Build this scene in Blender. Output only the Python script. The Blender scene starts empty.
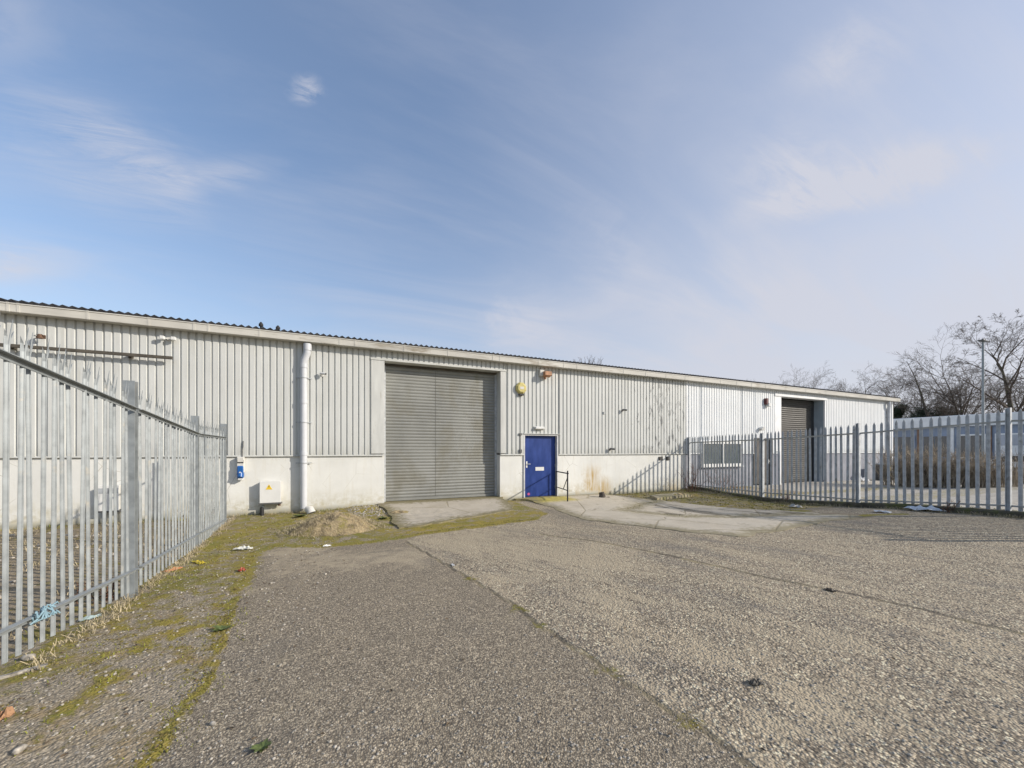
import bpy, math, random
import numpy as np
from mathutils import Vector, Matrix, noise as mn
R = math.radians
PI = math.pi
rng = random.Random(7)
scene = bpy.context.scene
COL = scene.collection

# ------------------------------------------------------------------ camera model
D, EYE, F, YAW, HOR = 11.9, 1.6, 385.0, R(24.04), 450.0
CAM = Vector((0, -D, EYE))
def raydir(px, py):
    r = (px-512)/F; u = (HOR-py)/F
    return Vector((r*math.cos(YAW)+math.sin(YAW), -r*math.sin(YAW)+math.cos(YAW), u))
def wx(px, Y=0.0):                      # x on the plane y=Y that the eye sees at column px
    d = raydir(px, HOR); return d.x*(D+Y)/d.y
def wz(px, py, Y=0.0):
    d = raydir(px, py); return EYE + d.z*(D+Y)/d.y
def sstep(a, b, x):
    t = min(1, max(0, (x-a)/(b-a))); return t*t*(3-2*t)
def H(x, y):                            # height of the ground
    yp = y + D
    h = -0.1*sstep(4.6, 8.6, yp) + .2*sstep(7, 13, x)*(1-sstep(3, 8.2, yp))
    if x > 12.9: h += .09*sstep(12.9, 13.1, x)*(1 - .9*sstep(3.5, 9, yp)) + .05*sstep(12.9,13.1,x)*sstep(4,8,yp)*(1-sstep(14,20,x))
    h += .115*math.exp(-((x-.65)**2/.5+(y+.45)**2/.6))
    if -6 < x < 17 and -13 < y < .3:
        n = mn.noise(Vector((x*.8, y*.8, 0)))*.018 + mn.noise(Vector((x*2.3, y*2.3, 4)))*.007
        if x < 4 and y > -9:                # lumpy verge
            w = sstep(3.5, 2.2, x) if x > 2.2 else 1
            w *= 1-sstep(-1.7, -1.0, x)*(1-sstep(-4.3, -3.4, y))
            n += w*(mn.noise(Vector((x*5, y*5, 9)))*.014 + .012)
        h += n
    return h
def gnd(px, py):                        # point of the ground seen at a pixel
    d = raydir(px, py); t = 3.0
    for i in range(30):
        p = CAM + d*t
        t = (EYE - H(p.x, p.y))/(-d.z)
    p = CAM + d*t; return Vector((p.x, p.y, H(p.x, p.y)))

# ------------------------------------------------------------------ mesh helpers
class MB:
    def __init__(s): s.v = []; s.f = []; s.sm = []
    def add(s, vs, fs, smooth=False):
        o = len(s.v); s.v += [tuple(v) for v in vs]
        s.f += [tuple(i+o for i in f) for f in fs]; s.sm += [smooth]*len(fs)
        return s
    def box(s, x0, x1, y0, y1, z0, z1, bev=0):
        if bev:
            b = bev; vs = []; idx = {}
            # chamfered box: 24 vertices
            for i, X in enumerate((x0, x1)):
                for j, Y in enumerate((y0, y1)):
                    for k, Z in enumerate((z0, z1)):
                        sx = b if i == 0 else -b; sy = b if j == 0 else -b; sz = b if k == 0 else -b
                        for a, p in enumerate(((X, Y+sy, Z+sz), (X+sx, Y, Z+sz), (X+sx, Y+sy, Z))):
                            idx[(i, j, k, a)] = len(vs); vs.append(p)
            g = lambda i, j, k, a: idx[(i, j, k, a)]
            fs = []
            for i in (0, 1): fs.append([g(i,0,0,0), g(i,1,0,0), g(i,1,1,0), g(i,0,1,0)])
            for j in (0, 1): fs.append([g(0,j,0,1), g(1,j,0,1), g(1,j,1,1), g(0,j,1,1)])
            for k in (0, 1): fs.append([g(0,0,k,2), g(1,0,k,2), g(1,1,k,2), g(0,1,k,2)])
            for i in (0, 1):
                for j in (0, 1): fs.append([g(i,j,0,0), g(i,j,1,0), g(i,j,1,1), g(i,j,0,1)])
            for i in (0, 1):
                for k in (0, 1): fs.append([g(i,0,k,0), g(i,1,k,0), g(i,1,k,2), g(i,0,k,2)])
            for j in (0, 1):
                for k in (0, 1): fs.append([g(0,j,k,1), g(1,j,k,1), g(1,j,k,2), g(0,j,k,2)])
            for i in (0, 1):
                for j in (0, 1):
                    for k in (0, 1): fs.append([g(i,j,k,0), g(i,j,k,1), g(i,j,k,2)])
            return s.add(vs, fs)
        vs = [(x, y, z) for x in (x0, x1) for y in (y0, y1) for z in (z0, z1)]
        return s.add(vs, [(0,1,3,2),(4,6,7,5),(0,4,5,1),(2,3,7,6),(0,2,6,4),(1,5,7,3)])
    def tube(s, pts, rad, n=8, caps=True, smooth=True):
        pts = [Vector(p) for p in pts]; m = len(pts)
        rr = rad if isinstance(rad, (list, tuple)) else [rad]*m
        vs = []; fs = []
        for i, p in enumerate(pts):
            t = (pts[min(i+1, m-1)]-pts[max(i-1, 0)]).normalized()
            a = Vector((0,0,1)) if abs(t.z) < .9 else Vector((1,0,0))
            u = t.cross(a).normalized(); w = t.cross(u)
            for k in range(n):
                an = 2*PI*k/n; vs.append(p + (u*math.cos(an)+w*math.sin(an))*rr[i])
        for i in range(m-1):
            for k in range(n):
                fs.append((i*n+k, i*n+(k+1)%n, (i+1)*n+(k+1)%n, (i+1)*n+k))
        s.add(vs, fs, smooth)
        if caps:
            s.add(vs[:n], [tuple(range(n))]); s.add(vs[-n:], [tuple(range(n))])
        return s
    def extr(s, prof, axis, a, b, closed=True, caps=True, smooth=False):
        # prof: 2D points; axis 'x': (y,z), 'z': (x,y), 'y': (x,z)
        def P(p, t):
            return (t, p[0], p[1]) if axis == 'x' else (p[0], p[1], t) if axis == 'z' else (p[0], t, p[1])
        n = len(prof); vs = [P(p, a) for p in prof]+[P(p, b) for p in prof]
        fs = [(i, (i+1) % n, (i+1) % n+n, i+n) for i in range(n if closed else n-1)]
        s.add(vs, fs, smooth)
        if closed and caps:
            s.add([P(p, a) for p in prof], [tuple(range(n))]); s.add([P(p, b) for p in prof], [tuple(range(n))])
        return s
    def build(s, name, mat, parent=None, loc=None, recalc=True):
        me = bpy.data.meshes.new(name); me.from_pydata(s.v, [], s.f)
        if any(s.sm): me.polygons.foreach_set('use_smooth', s.sm)
        me.materials.append(mat); me.update()
        if recalc:
            import bmesh
            bm = bmesh.new(); bm.from_mesh(me); bmesh.ops.recalc_face_normals(bm, faces=bm.faces); bm.to_mesh(me); bm.free()
        o = bpy.data.objects.new(name, me); COL.objects.link(o)
        if parent is not None:
            o.parent = parent
            o.location = -parent.location if loc is None else loc
        elif loc is not None: o.location = loc
        return o
def tag(o, label=None, cat=None, group=None, kind=None):
    if label: o['label'] = label
    if cat: o['category'] = cat
    if group: o['group'] = group
    if kind: o['kind'] = kind
    return o
def empty(name, loc, label, cat, group=None):
    o = bpy.data.objects.new(name, None); COL.objects.link(o); o.location = loc
    o.empty_display_size = .2
    return tag(o, label, cat, group)
def settle(o):
    """give a single-mesh thing its origin at its own base"""
    me = o.data; n = len(me.vertices); a = np.empty(n*3, 'f'); me.vertices.foreach_get('co', a); a = a.reshape(-1, 3)
    c = np.array([(a[:,0].min()+a[:,0].max())/2, (a[:,1].min()+a[:,1].max())/2, a[:,2].min()])
    me.vertices.foreach_set('co', (a-c).ravel()); me.update(); o.location = Vector(o.location)+Vector(c.tolist()); return o
def copy_tree(o, parent=None):
    c = o.copy(); COL.objects.link(c); c.parent = parent
    for ch in list(o.children): copy_tree(ch, c)
    return c

# ------------------------------------------------------------------ material helpers
class NT:
    def __init__(s, tree): s.t = tree; s.l = tree.links; s.tree = tree
    def n(s, typ, **kw):
        nd = s.t.nodes.new(typ)
        for k, v in kw.items(): setattr(nd, k, v)
        return nd
    def link(s, a, b): s.l.new(a, b)
    def val(s, sock, v):
        if hasattr(v, 'is_linked') or isinstance(v, bpy.types.NodeSocket): s.l.new(v, sock)
        else: sock.default_value = v
    def math(s, op, a, b=0.0, c=None, clamp=False):
        nd = s.n('ShaderNodeMath', operation=op, use_clamp=clamp); s.val(nd.inputs[0], a); s.val(nd.inputs[1], b)
        if c is not None: s.val(nd.inputs[2], c)
        return nd.outputs[0]
    def rng(s, v, a, b, c=0.0, d=1.0, smooth=False):
        nd = s.n('ShaderNodeMapRange'); nd.clamp = True
        if smooth: nd.interpolation_type = 'SMOOTHSTEP'
        s.val(nd.inputs[0], v)
        for i, q in enumerate((a, b, c, d)): s.val(nd.inputs[i+1], q)
        return nd.outputs[0]
    def mix(s, f, a, b, blend='MIX'):
        nd = s.n('ShaderNodeMix', data_type='RGBA', blend_type=blend); s.val(nd.inputs[0], f)
        for i, q in ((6, a), (7, b)):
            if isinstance(q, tuple) and len(q) == 3: q = q+(1,)
            s.val(nd.inputs[i], q)
        return nd.outputs[2]
    def noise(s, vec, scale, detail=4, rough=.55, dist=0.0):
        nd = s.n('ShaderNodeTexNoise'); s.val(nd.inputs['Vector'], vec); nd.inputs['Scale'].default_value = scale
        nd.inputs['Detail'].default_value = detail; nd.inputs['Roughness'].default_value = rough
        nd.inputs['Distortion'].default_value = dist
        return nd.outputs[0]
    def vor(s, vec, scale, out='Color', feature='F1', rand=1.0):
        nd = s.n('ShaderNodeTexVoronoi', feature=feature); s.val(nd.inputs['Vector'], vec)
        nd.inputs['Scale'].default_value = scale
        nd.inputs['Randomness'].default_value = rand
        return nd.outputs[out]
    def vmul(s, vec, v):
        nd = s.n('ShaderNodeVectorMath', operation='MULTIPLY'); s.val(nd.inputs[0], vec); nd.inputs[1].default_value = v
        return nd.outputs[0]
    def sep(s, vec):
        nd = s.n('ShaderNodeSeparateXYZ'); s.val(nd.inputs[0], vec); return nd.outputs
    def sepc(s, c):
        nd = s.n('ShaderNodeSeparateColor'); s.val(nd.inputs[0], c); return nd.outputs
    def bump(s, h, strength=.5, dist=.01, normal=None):
        nd = s.n('ShaderNodeBump'); s.val(nd.inputs['Height'], h); s.val(nd.inputs['Strength'], strength)
        nd.inputs['Distance'].default_value = dist
        if normal: s.l.new(normal, nd.inputs['Normal'])
        return nd.outputs[0]
def newmat(name):
    m = bpy.data.materials.new(name); m.use_nodes = True
    nt = NT(m.node_tree); b = m.node_tree.nodes['Principled BSDF']
    return m, nt, b
def mat(name, col, rough=.6, metal=0.0, var=.12, vscale=3.0, bump=.15, bscale=60, dirt=None, dscale=2.5, dthr=.55, spec=.4, stretch=(1,1,1), dist=.003):
    m, nt, b = newmat(name)
    pos = nt.n('ShaderNodeNewGeometry').outputs['Position']; v = nt.vmul(pos, stretch)
    n = nt.noise(v, vscale, 6, .6)
    dk = tuple(c*(1-var*2.2) for c in col); lt = tuple(min(1, c*(1+var*1.6)) for c in col)
    c = nt.mix(nt.rng(n, .3, .7), dk, lt)
    if dirt:
        d = nt.noise(v, dscale, 8, .65, .3)
        c = nt.mix(nt.rng(d, dthr, dthr+.14), c, dirt)
    nt.link(c, b.inputs['Base Color'])
    r = nt.rng(n, .3, .7, max(0, rough-.1), min(1, rough+.1)); nt.link(r, b.inputs['Roughness'])
    b.inputs['Metallic'].default_value = metal; b.inputs['Specular IOR Level'].default_value = spec
    if bump: nt.link(nt.bump(nt.noise(pos, bscale, 4), bump, dist), b.inputs['Normal'])
    return m

# ---- painted cladding with vertical streaks, and flaking paint over one stretch of the wall
def cladmat(name, col, streak, flake=None, sk=.5):
    m, nt, b = newmat(name)
    pos = nt.n('ShaderNodeNewGeometry').outputs['Position']
    big = nt.noise(pos, .9, 5, .6)
    st = nt.noise(nt.vmul(pos, (7, 7, .35)), 1.6, 6, .7)
    sp = nt.noise(nt.vmul(pos, (1, 1, .5)), 9, 8, .75)
    c = nt.mix(nt.rng(big, .3, .7), tuple(q*.9 for q in col), col)
    c = nt.mix(nt.math('MULTIPLY', nt.rng(st, .5, .75), sk), c, streak)
    c = nt.mix(nt.math('MULTIPLY', nt.rng(sp, .66, .74), .55), c, tuple(q*.45 for q in col))
    # one sheet differs a little from the next
    x, y, z = nt.sep(pos)
    cell = nt.vor(nt.vmul(pos, (1/1.08, 0, 0)), 1.0, 'Color', rand=0)
    cr = nt.sepc(cell)[0]
    c = nt.mix(nt.math('MULTIPLY', cr, .12 if sk > .4 else .04), c, tuple(q*.6 for q in col))
    # green-brown growth just above the drip edge
    low = nt.rng(z, 1.46, 1.75, 1, 0)
    c = nt.mix(nt.math('MULTIPLY', nt.math('MULTIPLY', low, nt.rng(st, .35, .7)), .5), c, (.26,.25,.2))
    if flake:
        a, bb = flake
        fx = nt.math('MULTIPLY', nt.rng(x, a, a+2.2), nt.rng(x, bb-.02, bb, 1, .0))
        fn = nt.noise(nt.vmul(pos, (1.6, 1.6, .55)), 4.2, 10, .72, .5)
        thr = nt.math('SUBTRACT', .72, nt.math('MULTIPLY', fx, .17))
        fm = nt.rng(nt.math('SUBTRACT', fn, thr), 0, .03)
        fm = nt.math('MULTIPLY', fm, nt.rng(fx, 0, .2))
        c = nt.mix(nt.math('MULTIPLY', fm, .85), c, (.2,.205,.2))
    nt.link(c, b.inputs['Base Color']); b.inputs['Roughness'].default_value = .55
    b.inputs['Specular IOR Level'].default_value = .35
    # dents and oil-canning
    dn = nt.noise(nt.vmul(pos, (1, 1, .5)), 2.2, 3)
    nt.link(nt.bump(dn, .35, .03, nt.bump(sp, .15, .003)), b.inputs['Normal'])
    return m
M = {}
M['clad'] = cladmat('cladding_paint', (.575,.585,.565), (.38,.375,.33), flake=(9.2, 13.37))
M['clad_new'] = cladmat('newer_cladding_paint', (.70,.72,.73), (.55,.55,.52), sk=.3)
M['flash'] = mat('flashing_paint', (.52,.525,.50), .5, var=.08, vscale=1.2, dirt=(.36,.34,.28), dscale=3, dthr=.62, stretch=(3,3,.6))
M['flash_new'] = mat('newer_flashing', (.74,.75,.75), .45, var=.05, vscale=1.5, dirt=(.5,.5,.46), dthr=.66)
M['gutter'] = mat('gutter_paint', (.50,.485,.44), .55, var=.1, vscale=1.3, dirt=(.27,.235,.18), dscale=1.6, dthr=.57, stretch=(.6,1,2.5))
M['roof'] = mat('roof_sheet', (.028,.028,.03), .8, var=.3, vscale=2, dirt=(.06,.06,.045), dthr=.6)

def rendermat():
    m, nt, b = newmat('painted_render')
    pos = nt.n('ShaderNodeNewGeometry').outputs['Position']; x, y, z = nt.sep(pos)
    n1 = nt.noise(pos, 1.1, 6, .6); n2 = nt.noise(pos, 6, 8, .7); st = nt.noise(nt.vmul(pos, (6, 6, .6)), 1.7, 7, .7)
    c = nt.mix(nt.rng(n1, .35, .7), (.60,.60,.57), (.70,.70,.665))
    c = nt.mix(nt.math('MULTIPLY', nt.rng(n2, .6, .72), .35), c, (.45,.43,.36))
    c = nt.mix(nt.math('MULTIPLY', nt.rng(st, .52, .75), .35), c, (.5,.46,.34))
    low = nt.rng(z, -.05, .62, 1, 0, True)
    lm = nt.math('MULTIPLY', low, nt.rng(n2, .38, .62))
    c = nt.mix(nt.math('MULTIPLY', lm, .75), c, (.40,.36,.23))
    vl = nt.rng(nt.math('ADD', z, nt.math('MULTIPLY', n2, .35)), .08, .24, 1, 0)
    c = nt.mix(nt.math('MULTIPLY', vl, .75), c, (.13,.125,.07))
    # rust-brown run stains where water comes through
    for (sx, w, z0, z1, k) in ((8.6, .6, .0, 1.2, 1.0), (9.15, .45, -.1, .75, .95), (7.95,.2,-.1,.5,.4), (12.6,.7,-.1,.5,.6), (4.95,.25,-.1,.4,.4)):
        dx = nt.math('ABSOLUTE', nt.math('SUBTRACT', nt.math('ADD', x, nt.math('MULTIPLY', nt.math('SUBTRACT', n2, .5), .8)), sx))
        f = nt.math('MULTIPLY', nt.rng(dx, 0, w, 1, 0, True), nt.math('MULTIPLY', nt.rng(z, z0, z0+.1), nt.rng(z, z1-.6, z1, 1, 0, True)))
        f = nt.math('MULTIPLY', f, nt.rng(st, .3, .6))
        c = nt.mix(nt.math('MULTIPLY', f, k), c, (.40,.27,.09))
    # hairline cracks
    cr = nt.vor(nt.vmul(pos, (1, 1, 1)), 1.3, 'Distance', 'DISTANCE_TO_EDGE')
    cm = nt.math('MULTIPLY', nt.rng(cr, .004, .009, 1, 0), nt.rng(n1, .5, .6))
    c = nt.mix(nt.math('MULTIPLY', cm, .5), c, (.3,.28,.22))
    nt.link(c, b.inputs['Base Color']); b.inputs['Roughness'].default_value = .85
    nt.link(nt.bump(nt.noise(pos, 30, 6, .7), .4, .008), b.inputs['Normal'])
    return m
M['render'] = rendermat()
M['render_grey'] = mat('grey_painted_render', (.235,.245,.28), .8, var=.08, vscale=1.5, dirt=(.36,.37,.4), dscale=1.3, dthr=.52, bump=.35, bscale=30, stretch=(2,2,.7))
M['galv'] = mat('galvanised_steel', (.285,.31,.32), .5, .3, var=.1, vscale=9, dirt=(.38,.36,.31), dscale=5, dthr=.6, bump=.08)
M['galv_old'] = mat('weathered_galvanised', (.44,.46,.475), .6, .2, var=.12, vscale=9, dirt=(.24,.24,.22), dscale=6, dthr=.58, bump=.08)
M['slat'] = mat('shutter_slats', (.25,.253,.235), .55, .2, var=.08, vscale=.9, dirt=(.21,.205,.175), dscale=1.1, dthr=.52, bump=.05, stretch=(1,1,.8))
M['slat_brown'] = mat('brown_shutter_slats', (.06,.057,.052), .6, .0, var=.08, vscale=.9, bump=.05)
M['pipe'] = mat('grey_plastic_pipe', (.50,.515,.54), .4, var=.05, vscale=2, dirt=(.42,.41,.36), dscale=3, dthr=.66, bump=.03)
M['blue_door'] = mat('blue_door_paint', (.007,.034,.185), .42, var=.12, vscale=2.5, dirt=(.02,.05,.2), dscale=3, dthr=.66, bump=.1, bscale=25, stretch=(2,2,.6))
M['frame_grey'] = mat('door_frame_paint', (.55,.55,.55), .5)
M['brown'] = mat('grey_brown_door', (.085,.08,.075), .45, var=.05)
M['bluegrey'] = mat('blue_grey_reveal', (.28,.33,.38), .55, var=.06)
M['white'] = mat('white_plastic', (.66,.66,.64), .4, var=.03, bump=0)
M['white_dirty'] = mat('dirty_white_plastic', (.57,.56,.52), .5, var=.06, vscale=6, dirt=(.42,.39,.3), dscale=6, dthr=.62)
M['black'] = mat('black_steel', (.03,.03,.032), .5, var=.2)
M['darkgrey'] = mat('dark_grey_plastic', (.10,.10,.10), .5, var=.1)
M['socket_blue'] = mat('socket_blue', (.015,.10,.33), .35, var=.05, bump=0)
M['yellow'] = mat('yellow_plastic', (.75,.52,.04), .4, var=.06, bump=0)
M['alarm_yellow'] = mat('faded_alarm_yellow', (.50,.43,.16), .45, var=.08, bump=0)
M['orange'] = mat('rusty_orange', (.42,.22,.12), .6, var=.2, vscale=20)
M['rust'] = mat('rusty_steel', (.12,.07,.045), .85, var=.3, vscale=20, bump=.3)
M['beam'] = mat('weathered_beam', (.085,.075,.06), .75, var=.25, vscale=4, bump=.2)
M['red'] = mat('dull_red', (.10,.025,.025), .5)
M['pink'] = mat('pink_sticker', (.45,.08,.22), .4, bump=0)
M['bark'] = mat('bark', (.085,.07,.055), .9, var=.25, vscale=5, dirt=(.13,.15,.07), dscale=3, dthr=.55, bump=.4, bscale=30)
M['twig'] = mat('twig_bark', (.11,.088,.072), .9, var=.2, vscale=2, bump=0)
M['bramble'] = mat('bramble_stem', (.16,.08,.05), .8, var=.25, vscale=5, bump=0)
M['evergreen'] = mat('evergreen_leaf', (.035,.05,.022), .7, var=.4, vscale=4, bump=0)
M['hedge'] = mat('brown_hedge_twigs', (.34,.285,.215), .85, var=.3, vscale=3, bump=0)
M['straw'] = mat('dead_straw', (.42,.355,.23), .8, var=.25, vscale=9, bump=0)
M['grassm'] = mat('short_moss_grass', (.19,.20,.03), .8, var=.35, vscale=5, dirt=(.28,.25,.08), dscale=4, dthr=.5, bump=0)
M['leafm'] = mat('dead_leaf', (.12,.085,.05), .8, var=.4, vscale=30, bump=0)
M['weed'] = mat('weed_leaf', (.10,.13,.04), .6, var=.25, vscale=30, bump=0)
M['stone'] = mat('loose_stone', (.36,.33,.28), .85, var=.35, vscale=25, bump=.2)
M['kerb'] = mat('mossy_kerb', (.10,.09,.065), .95, var=.25, vscale=4, dirt=(.09,.10,.03), dscale=4, dthr=.48, bump=.5, bscale=30)
M['cream'] = mat('pale_fascia', (.82,.82,.80), .6, var=.05)
M['officewall'] = mat('blue_grey_panel', (.26,.31,.40), .6, var=.12, vscale=.8)
M['brickfar'] = mat('brown_brick', (.25,.16,.11), .85, var=.15, vscale=3)
def glass(name, tint, rough=.08):
    m, nt, b = newmat(name)
    pos = nt.n('ShaderNodeNewGeometry').outputs['Position']
    c = nt.mix(nt.noise(nt.vmul(pos, (1,1,.3)), 2.5, 4), tuple(q*.6 for q in tint), tint)
    nt.link(c, b.inputs['Base Color']); b.inputs['Roughness'].default_value = rough
    b.inputs['Specular IOR Level'].default_value = .8
    return m
M['glass'] = glass('window_glass', (.10,.125,.13), .1)
M['glass_dark'] = glass('dark_glass', (.04,.05,.065))
M['glass_pale'] = glass('pale_pane_glass', (.45,.5,.58), .2)  # pale panes, tone set in the base colour

# ---- ground: masks are stored per vertex (which surface lies where), the rest is procedural
def asphalt(nt, pos, scale, dark, light, contrast=1.0):
    wob = nt.noise(pos, 40, 3)
    cell = nt.sepc(nt.vor(pos, scale, 'Color')); d = nt.vor(pos, scale, 'Distance')
    cell2 = nt.sepc(nt.vor(pos, scale*.43, 'Color')); d2 = nt.vor(pos, scale*.43, 'Distance')
    mid = tuple((a+b)/2 for a, b in zip(dark, light))
    c = nt.mix(nt.rng(cell[0], .15, .95), dark, light)
    pale = tuple(min(.8, q*1.45) for q in light)
    cell3 = nt.sepc(nt.vor(pos, scale*.72, 'Color'))
    c = nt.mix(nt.math('MULTIPLY', nt.rng(cell3[0], .84, .9), .8), c, pale)
    c = nt.mix(nt.math('MULTIPLY', nt.rng(d, .42, .7), .75), c, tuple(q*.45 for q in dark))
    c = nt.mix(nt.math('MULTIPLY', nt.rng(wob, .3, .7), .3), c, mid)
    h = nt.math('SUBTRACT', 1.0, nt.rng(d, .1, .8))
    h2 = nt.math('SUBTRACT', 1.0, nt.rng(d2, .1, .8))
    return c, nt.math('ADD', nt.math('MULTIPLY', h, .6), nt.math('MULTIPLY', h2, .5))
def groundmat():
    m, nt, b = newmat('yard_ground')
    geo = nt.n('ShaderNodeNewGeometry'); pos0 = geo.outputs['Position']
    pos = nt.vmul(pos0, (1, 1, 0))
    A = nt.n('ShaderNodeVertexColor', layer_name='ma').outputs[0]; B = nt.n('ShaderNodeVertexColor', layer_name='mb').outputs[0]
    C3 = nt.n('ShaderNodeVertexColor', layer_name='mc').outputs[0]
    tar, moss, soil = nt.sepc(A)[:3]; sand, joint, verge = nt.sepc(B)[:3]; conc, dark_patch, far = nt.sepc(C3)[:3]
    nl = nt.noise(pos, .7, 6, .6); nm = nt.noise(pos, 3.1, 8, .68, .3); nf = nt.noise(pos, 14, 6, .7); ns = nt.noise(pos, 60, 4, .7)
    # smooth newer tarmac and coarse older chippings
    ca, ha = asphalt(nt, pos, 95, (.15,.125,.095), (.43,.365,.265))
    cb, hb = asphalt(nt, pos, 58, (.145,.12,.09), (.60,.505,.365))
    ca = nt.mix(nt.math('MULTIPLY', nt.rng(nm, .54, .74), .4), ca, (.34,.29,.20))
    ca = nt.mix(nt.math('MULTIPLY', nt.rng(nl, .55, .75), .3), ca, (.14,.135,.125))
    # stretched wear of the old surface, running with the traffic
    wr = nt.n('ShaderNodeMapping'); wr.inputs['Rotation'].default_value = (0, 0, R(-20))
    nt.link(pos, wr.inputs['Vector'])
    wv = nt.vmul(wr.outputs[0], (1.5, .38, 1)); nw = nt.noise(wv, 1.15, 7, .66, .4)
    nsd = nt.noise(wv, 4.2, 8, .72, .5)
    cb = nt.mix(nt.math('MULTIPLY', nt.rng(nt.math('ADD', nt.math('MULTIPLY', nw, .6), nt.math('MULTIPLY', nsd, .4)), .5, .62), .6), cb, nt.mix(nt.math('MULTIPLY', nt.rng(nf, .4, .6), 1), (.11,.102,.095), (.21,.19,.165)))
    sm = nt.math('ADD', sand, nt.math('MULTIPLY', nt.math('SUBTRACT', nw, .5), -1.3))
    sm = nt.math('ADD', sm, nt.math('MULTIPLY', nt.math('SUBTRACT', nsd, .5), 3.0))
    sm = nt.math('ADD', sm, nt.math('MULTIPLY', nt.math('SUBTRACT', ns, .5), 1.3))
    sandc = nt.mix(nf, (.34,.28,.19), (.48,.41,.295))
    cb = nt.mix(nt.math('MULTIPLY', nt.rng(sm, .28, .78), .8), cb, sandc)
    tm = nt.rng(nt.math('ADD', tar, nt.math('MULTIPLY', nt.math('SUBTRACT', nm, .5), .09)), .47, .53)
    c = nt.mix(tm, cb, ca)
    c = nt.mix(nt.math('MULTIPLY', nt.rng(nt.math('ADD', nt.math('MULTIPLY', sand, tm), nt.math('MULTIPLY', nt.math('SUBTRACT', nm, .5), 1.4)), .5, .8), .7), c, sandc)
    # verge: worn grey tarmac, soil and moss mixed
    cv = nt.mix(.35, ca, nt.mix(nt.rng(ns, .3, .7), (.22,.19,.14), (.46,.40,.31)))
    cv = nt.mix(nt.rng(nm, .49, .62), cv, nt.mix(nf, (.19,.14,.08), (.36,.28,.165)))
    vm = nt.rng(nt.math('ADD', verge, nt.math('MULTIPLY', nt.math('SUBTRACT', nf, .5), .25)), .46, .54)
    c = nt.mix(vm, c, cv)
    so = nt.rng(nt.math('ADD', soil, nt.math('MULTIPLY', nt.math('SUBTRACT', nm, .5), .9)), .45, .62)
    cs = nt.mix(nf, (.17,.13,.085), (.36,.30,.21))
    cs = nt.mix(nt.rng(ns, .55, .65), cs, (.40,.36,.29))
    c = nt.mix(so, c, cs)
    # concrete beyond the right fence
    cc = nt.mix(nt.rng(nm, .35, .65), (.34,.315,.27), (.50,.47,.41))
    c = nt.mix(nt.rng(nt.math('ADD', conc, nt.math('MULTIPLY', nt.math('SUBTRACT', nm, .5), .5)), .46, .56), c, cc)
    # joints and cracks: dark with sandy moss edge
    jm = nt.rng(nt.math('ADD', joint, nt.math('MULTIPLY', nt.math('SUBTRACT', nf, .5), .5)), .55, .7)
    c = nt.mix(nt.math('MULTIPLY', jm, .7), c, nt.mix(nt.rng(nm, .38, .54), (.28,.235,.13), (.075,.065,.05)))
    # moss
    nq = nt.noise(pos, 6.5, 9, .75, .8)
    mo = nt.math('ADD', moss, nt.math('MULTIPLY', nt.math('SUBTRACT', nq, .5), 1.7))
    mo = nt.math('ADD', mo, nt.math('MULTIPLY', nt.math('SUBTRACT', nm, .5), 1.3))
    mo = nt.math('ADD', mo, nt.math('MULTIPLY', nt.math('SUBTRACT', ns, .5), .5))
    mm = nt.rng(mo, .44, .66)
    cm = nt.mix(nt.rng(nl, .4, .6), (.14,.165,.018), (.29,.24,.03))
    cm = nt.mix(nt.rng(nf, .35, .7), cm, nt.mix(ns, (.13,.085,.02), (.36,.28,.07)))
    c = nt.mix(nt.math('MULTIPLY', mm, .9), c, cm)
    c = nt.mix(nt.math('MULTIPLY', dark_patch, .5), c, (.11,.105,.095))
    c = nt.mix(far, c, nt.mix(nm, (.10,.12,.05), (.2,.2,.1)))
    nt.link(c, b.inputs['Base Color']); b.inputs['Roughness'].default_value = .9; b.inputs['Specular IOR Level'].default_value = .25
    hh = nt.math('ADD', nt.math('MULTIPLY', ha, tm), nt.math('MULTIPLY', nt.math('MULTIPLY', hb, 1.9), nt.math('SUBTRACT', 1.0, tm)))
    hh = nt.math('ADD', hh, nt.math('MULTIPLY', nf, nt.math('ADD', 1.0, nt.math('MULTIPLY', nt.math('ADD', mm, so), 1.8))))
    hh = nt.math('SUBTRACT', hh, nt.math('MULTIPLY', jm, 1.0))
    nt.link(nt.bump(hh, .85, .0065), b.inputs['Normal'])
    return m
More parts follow.
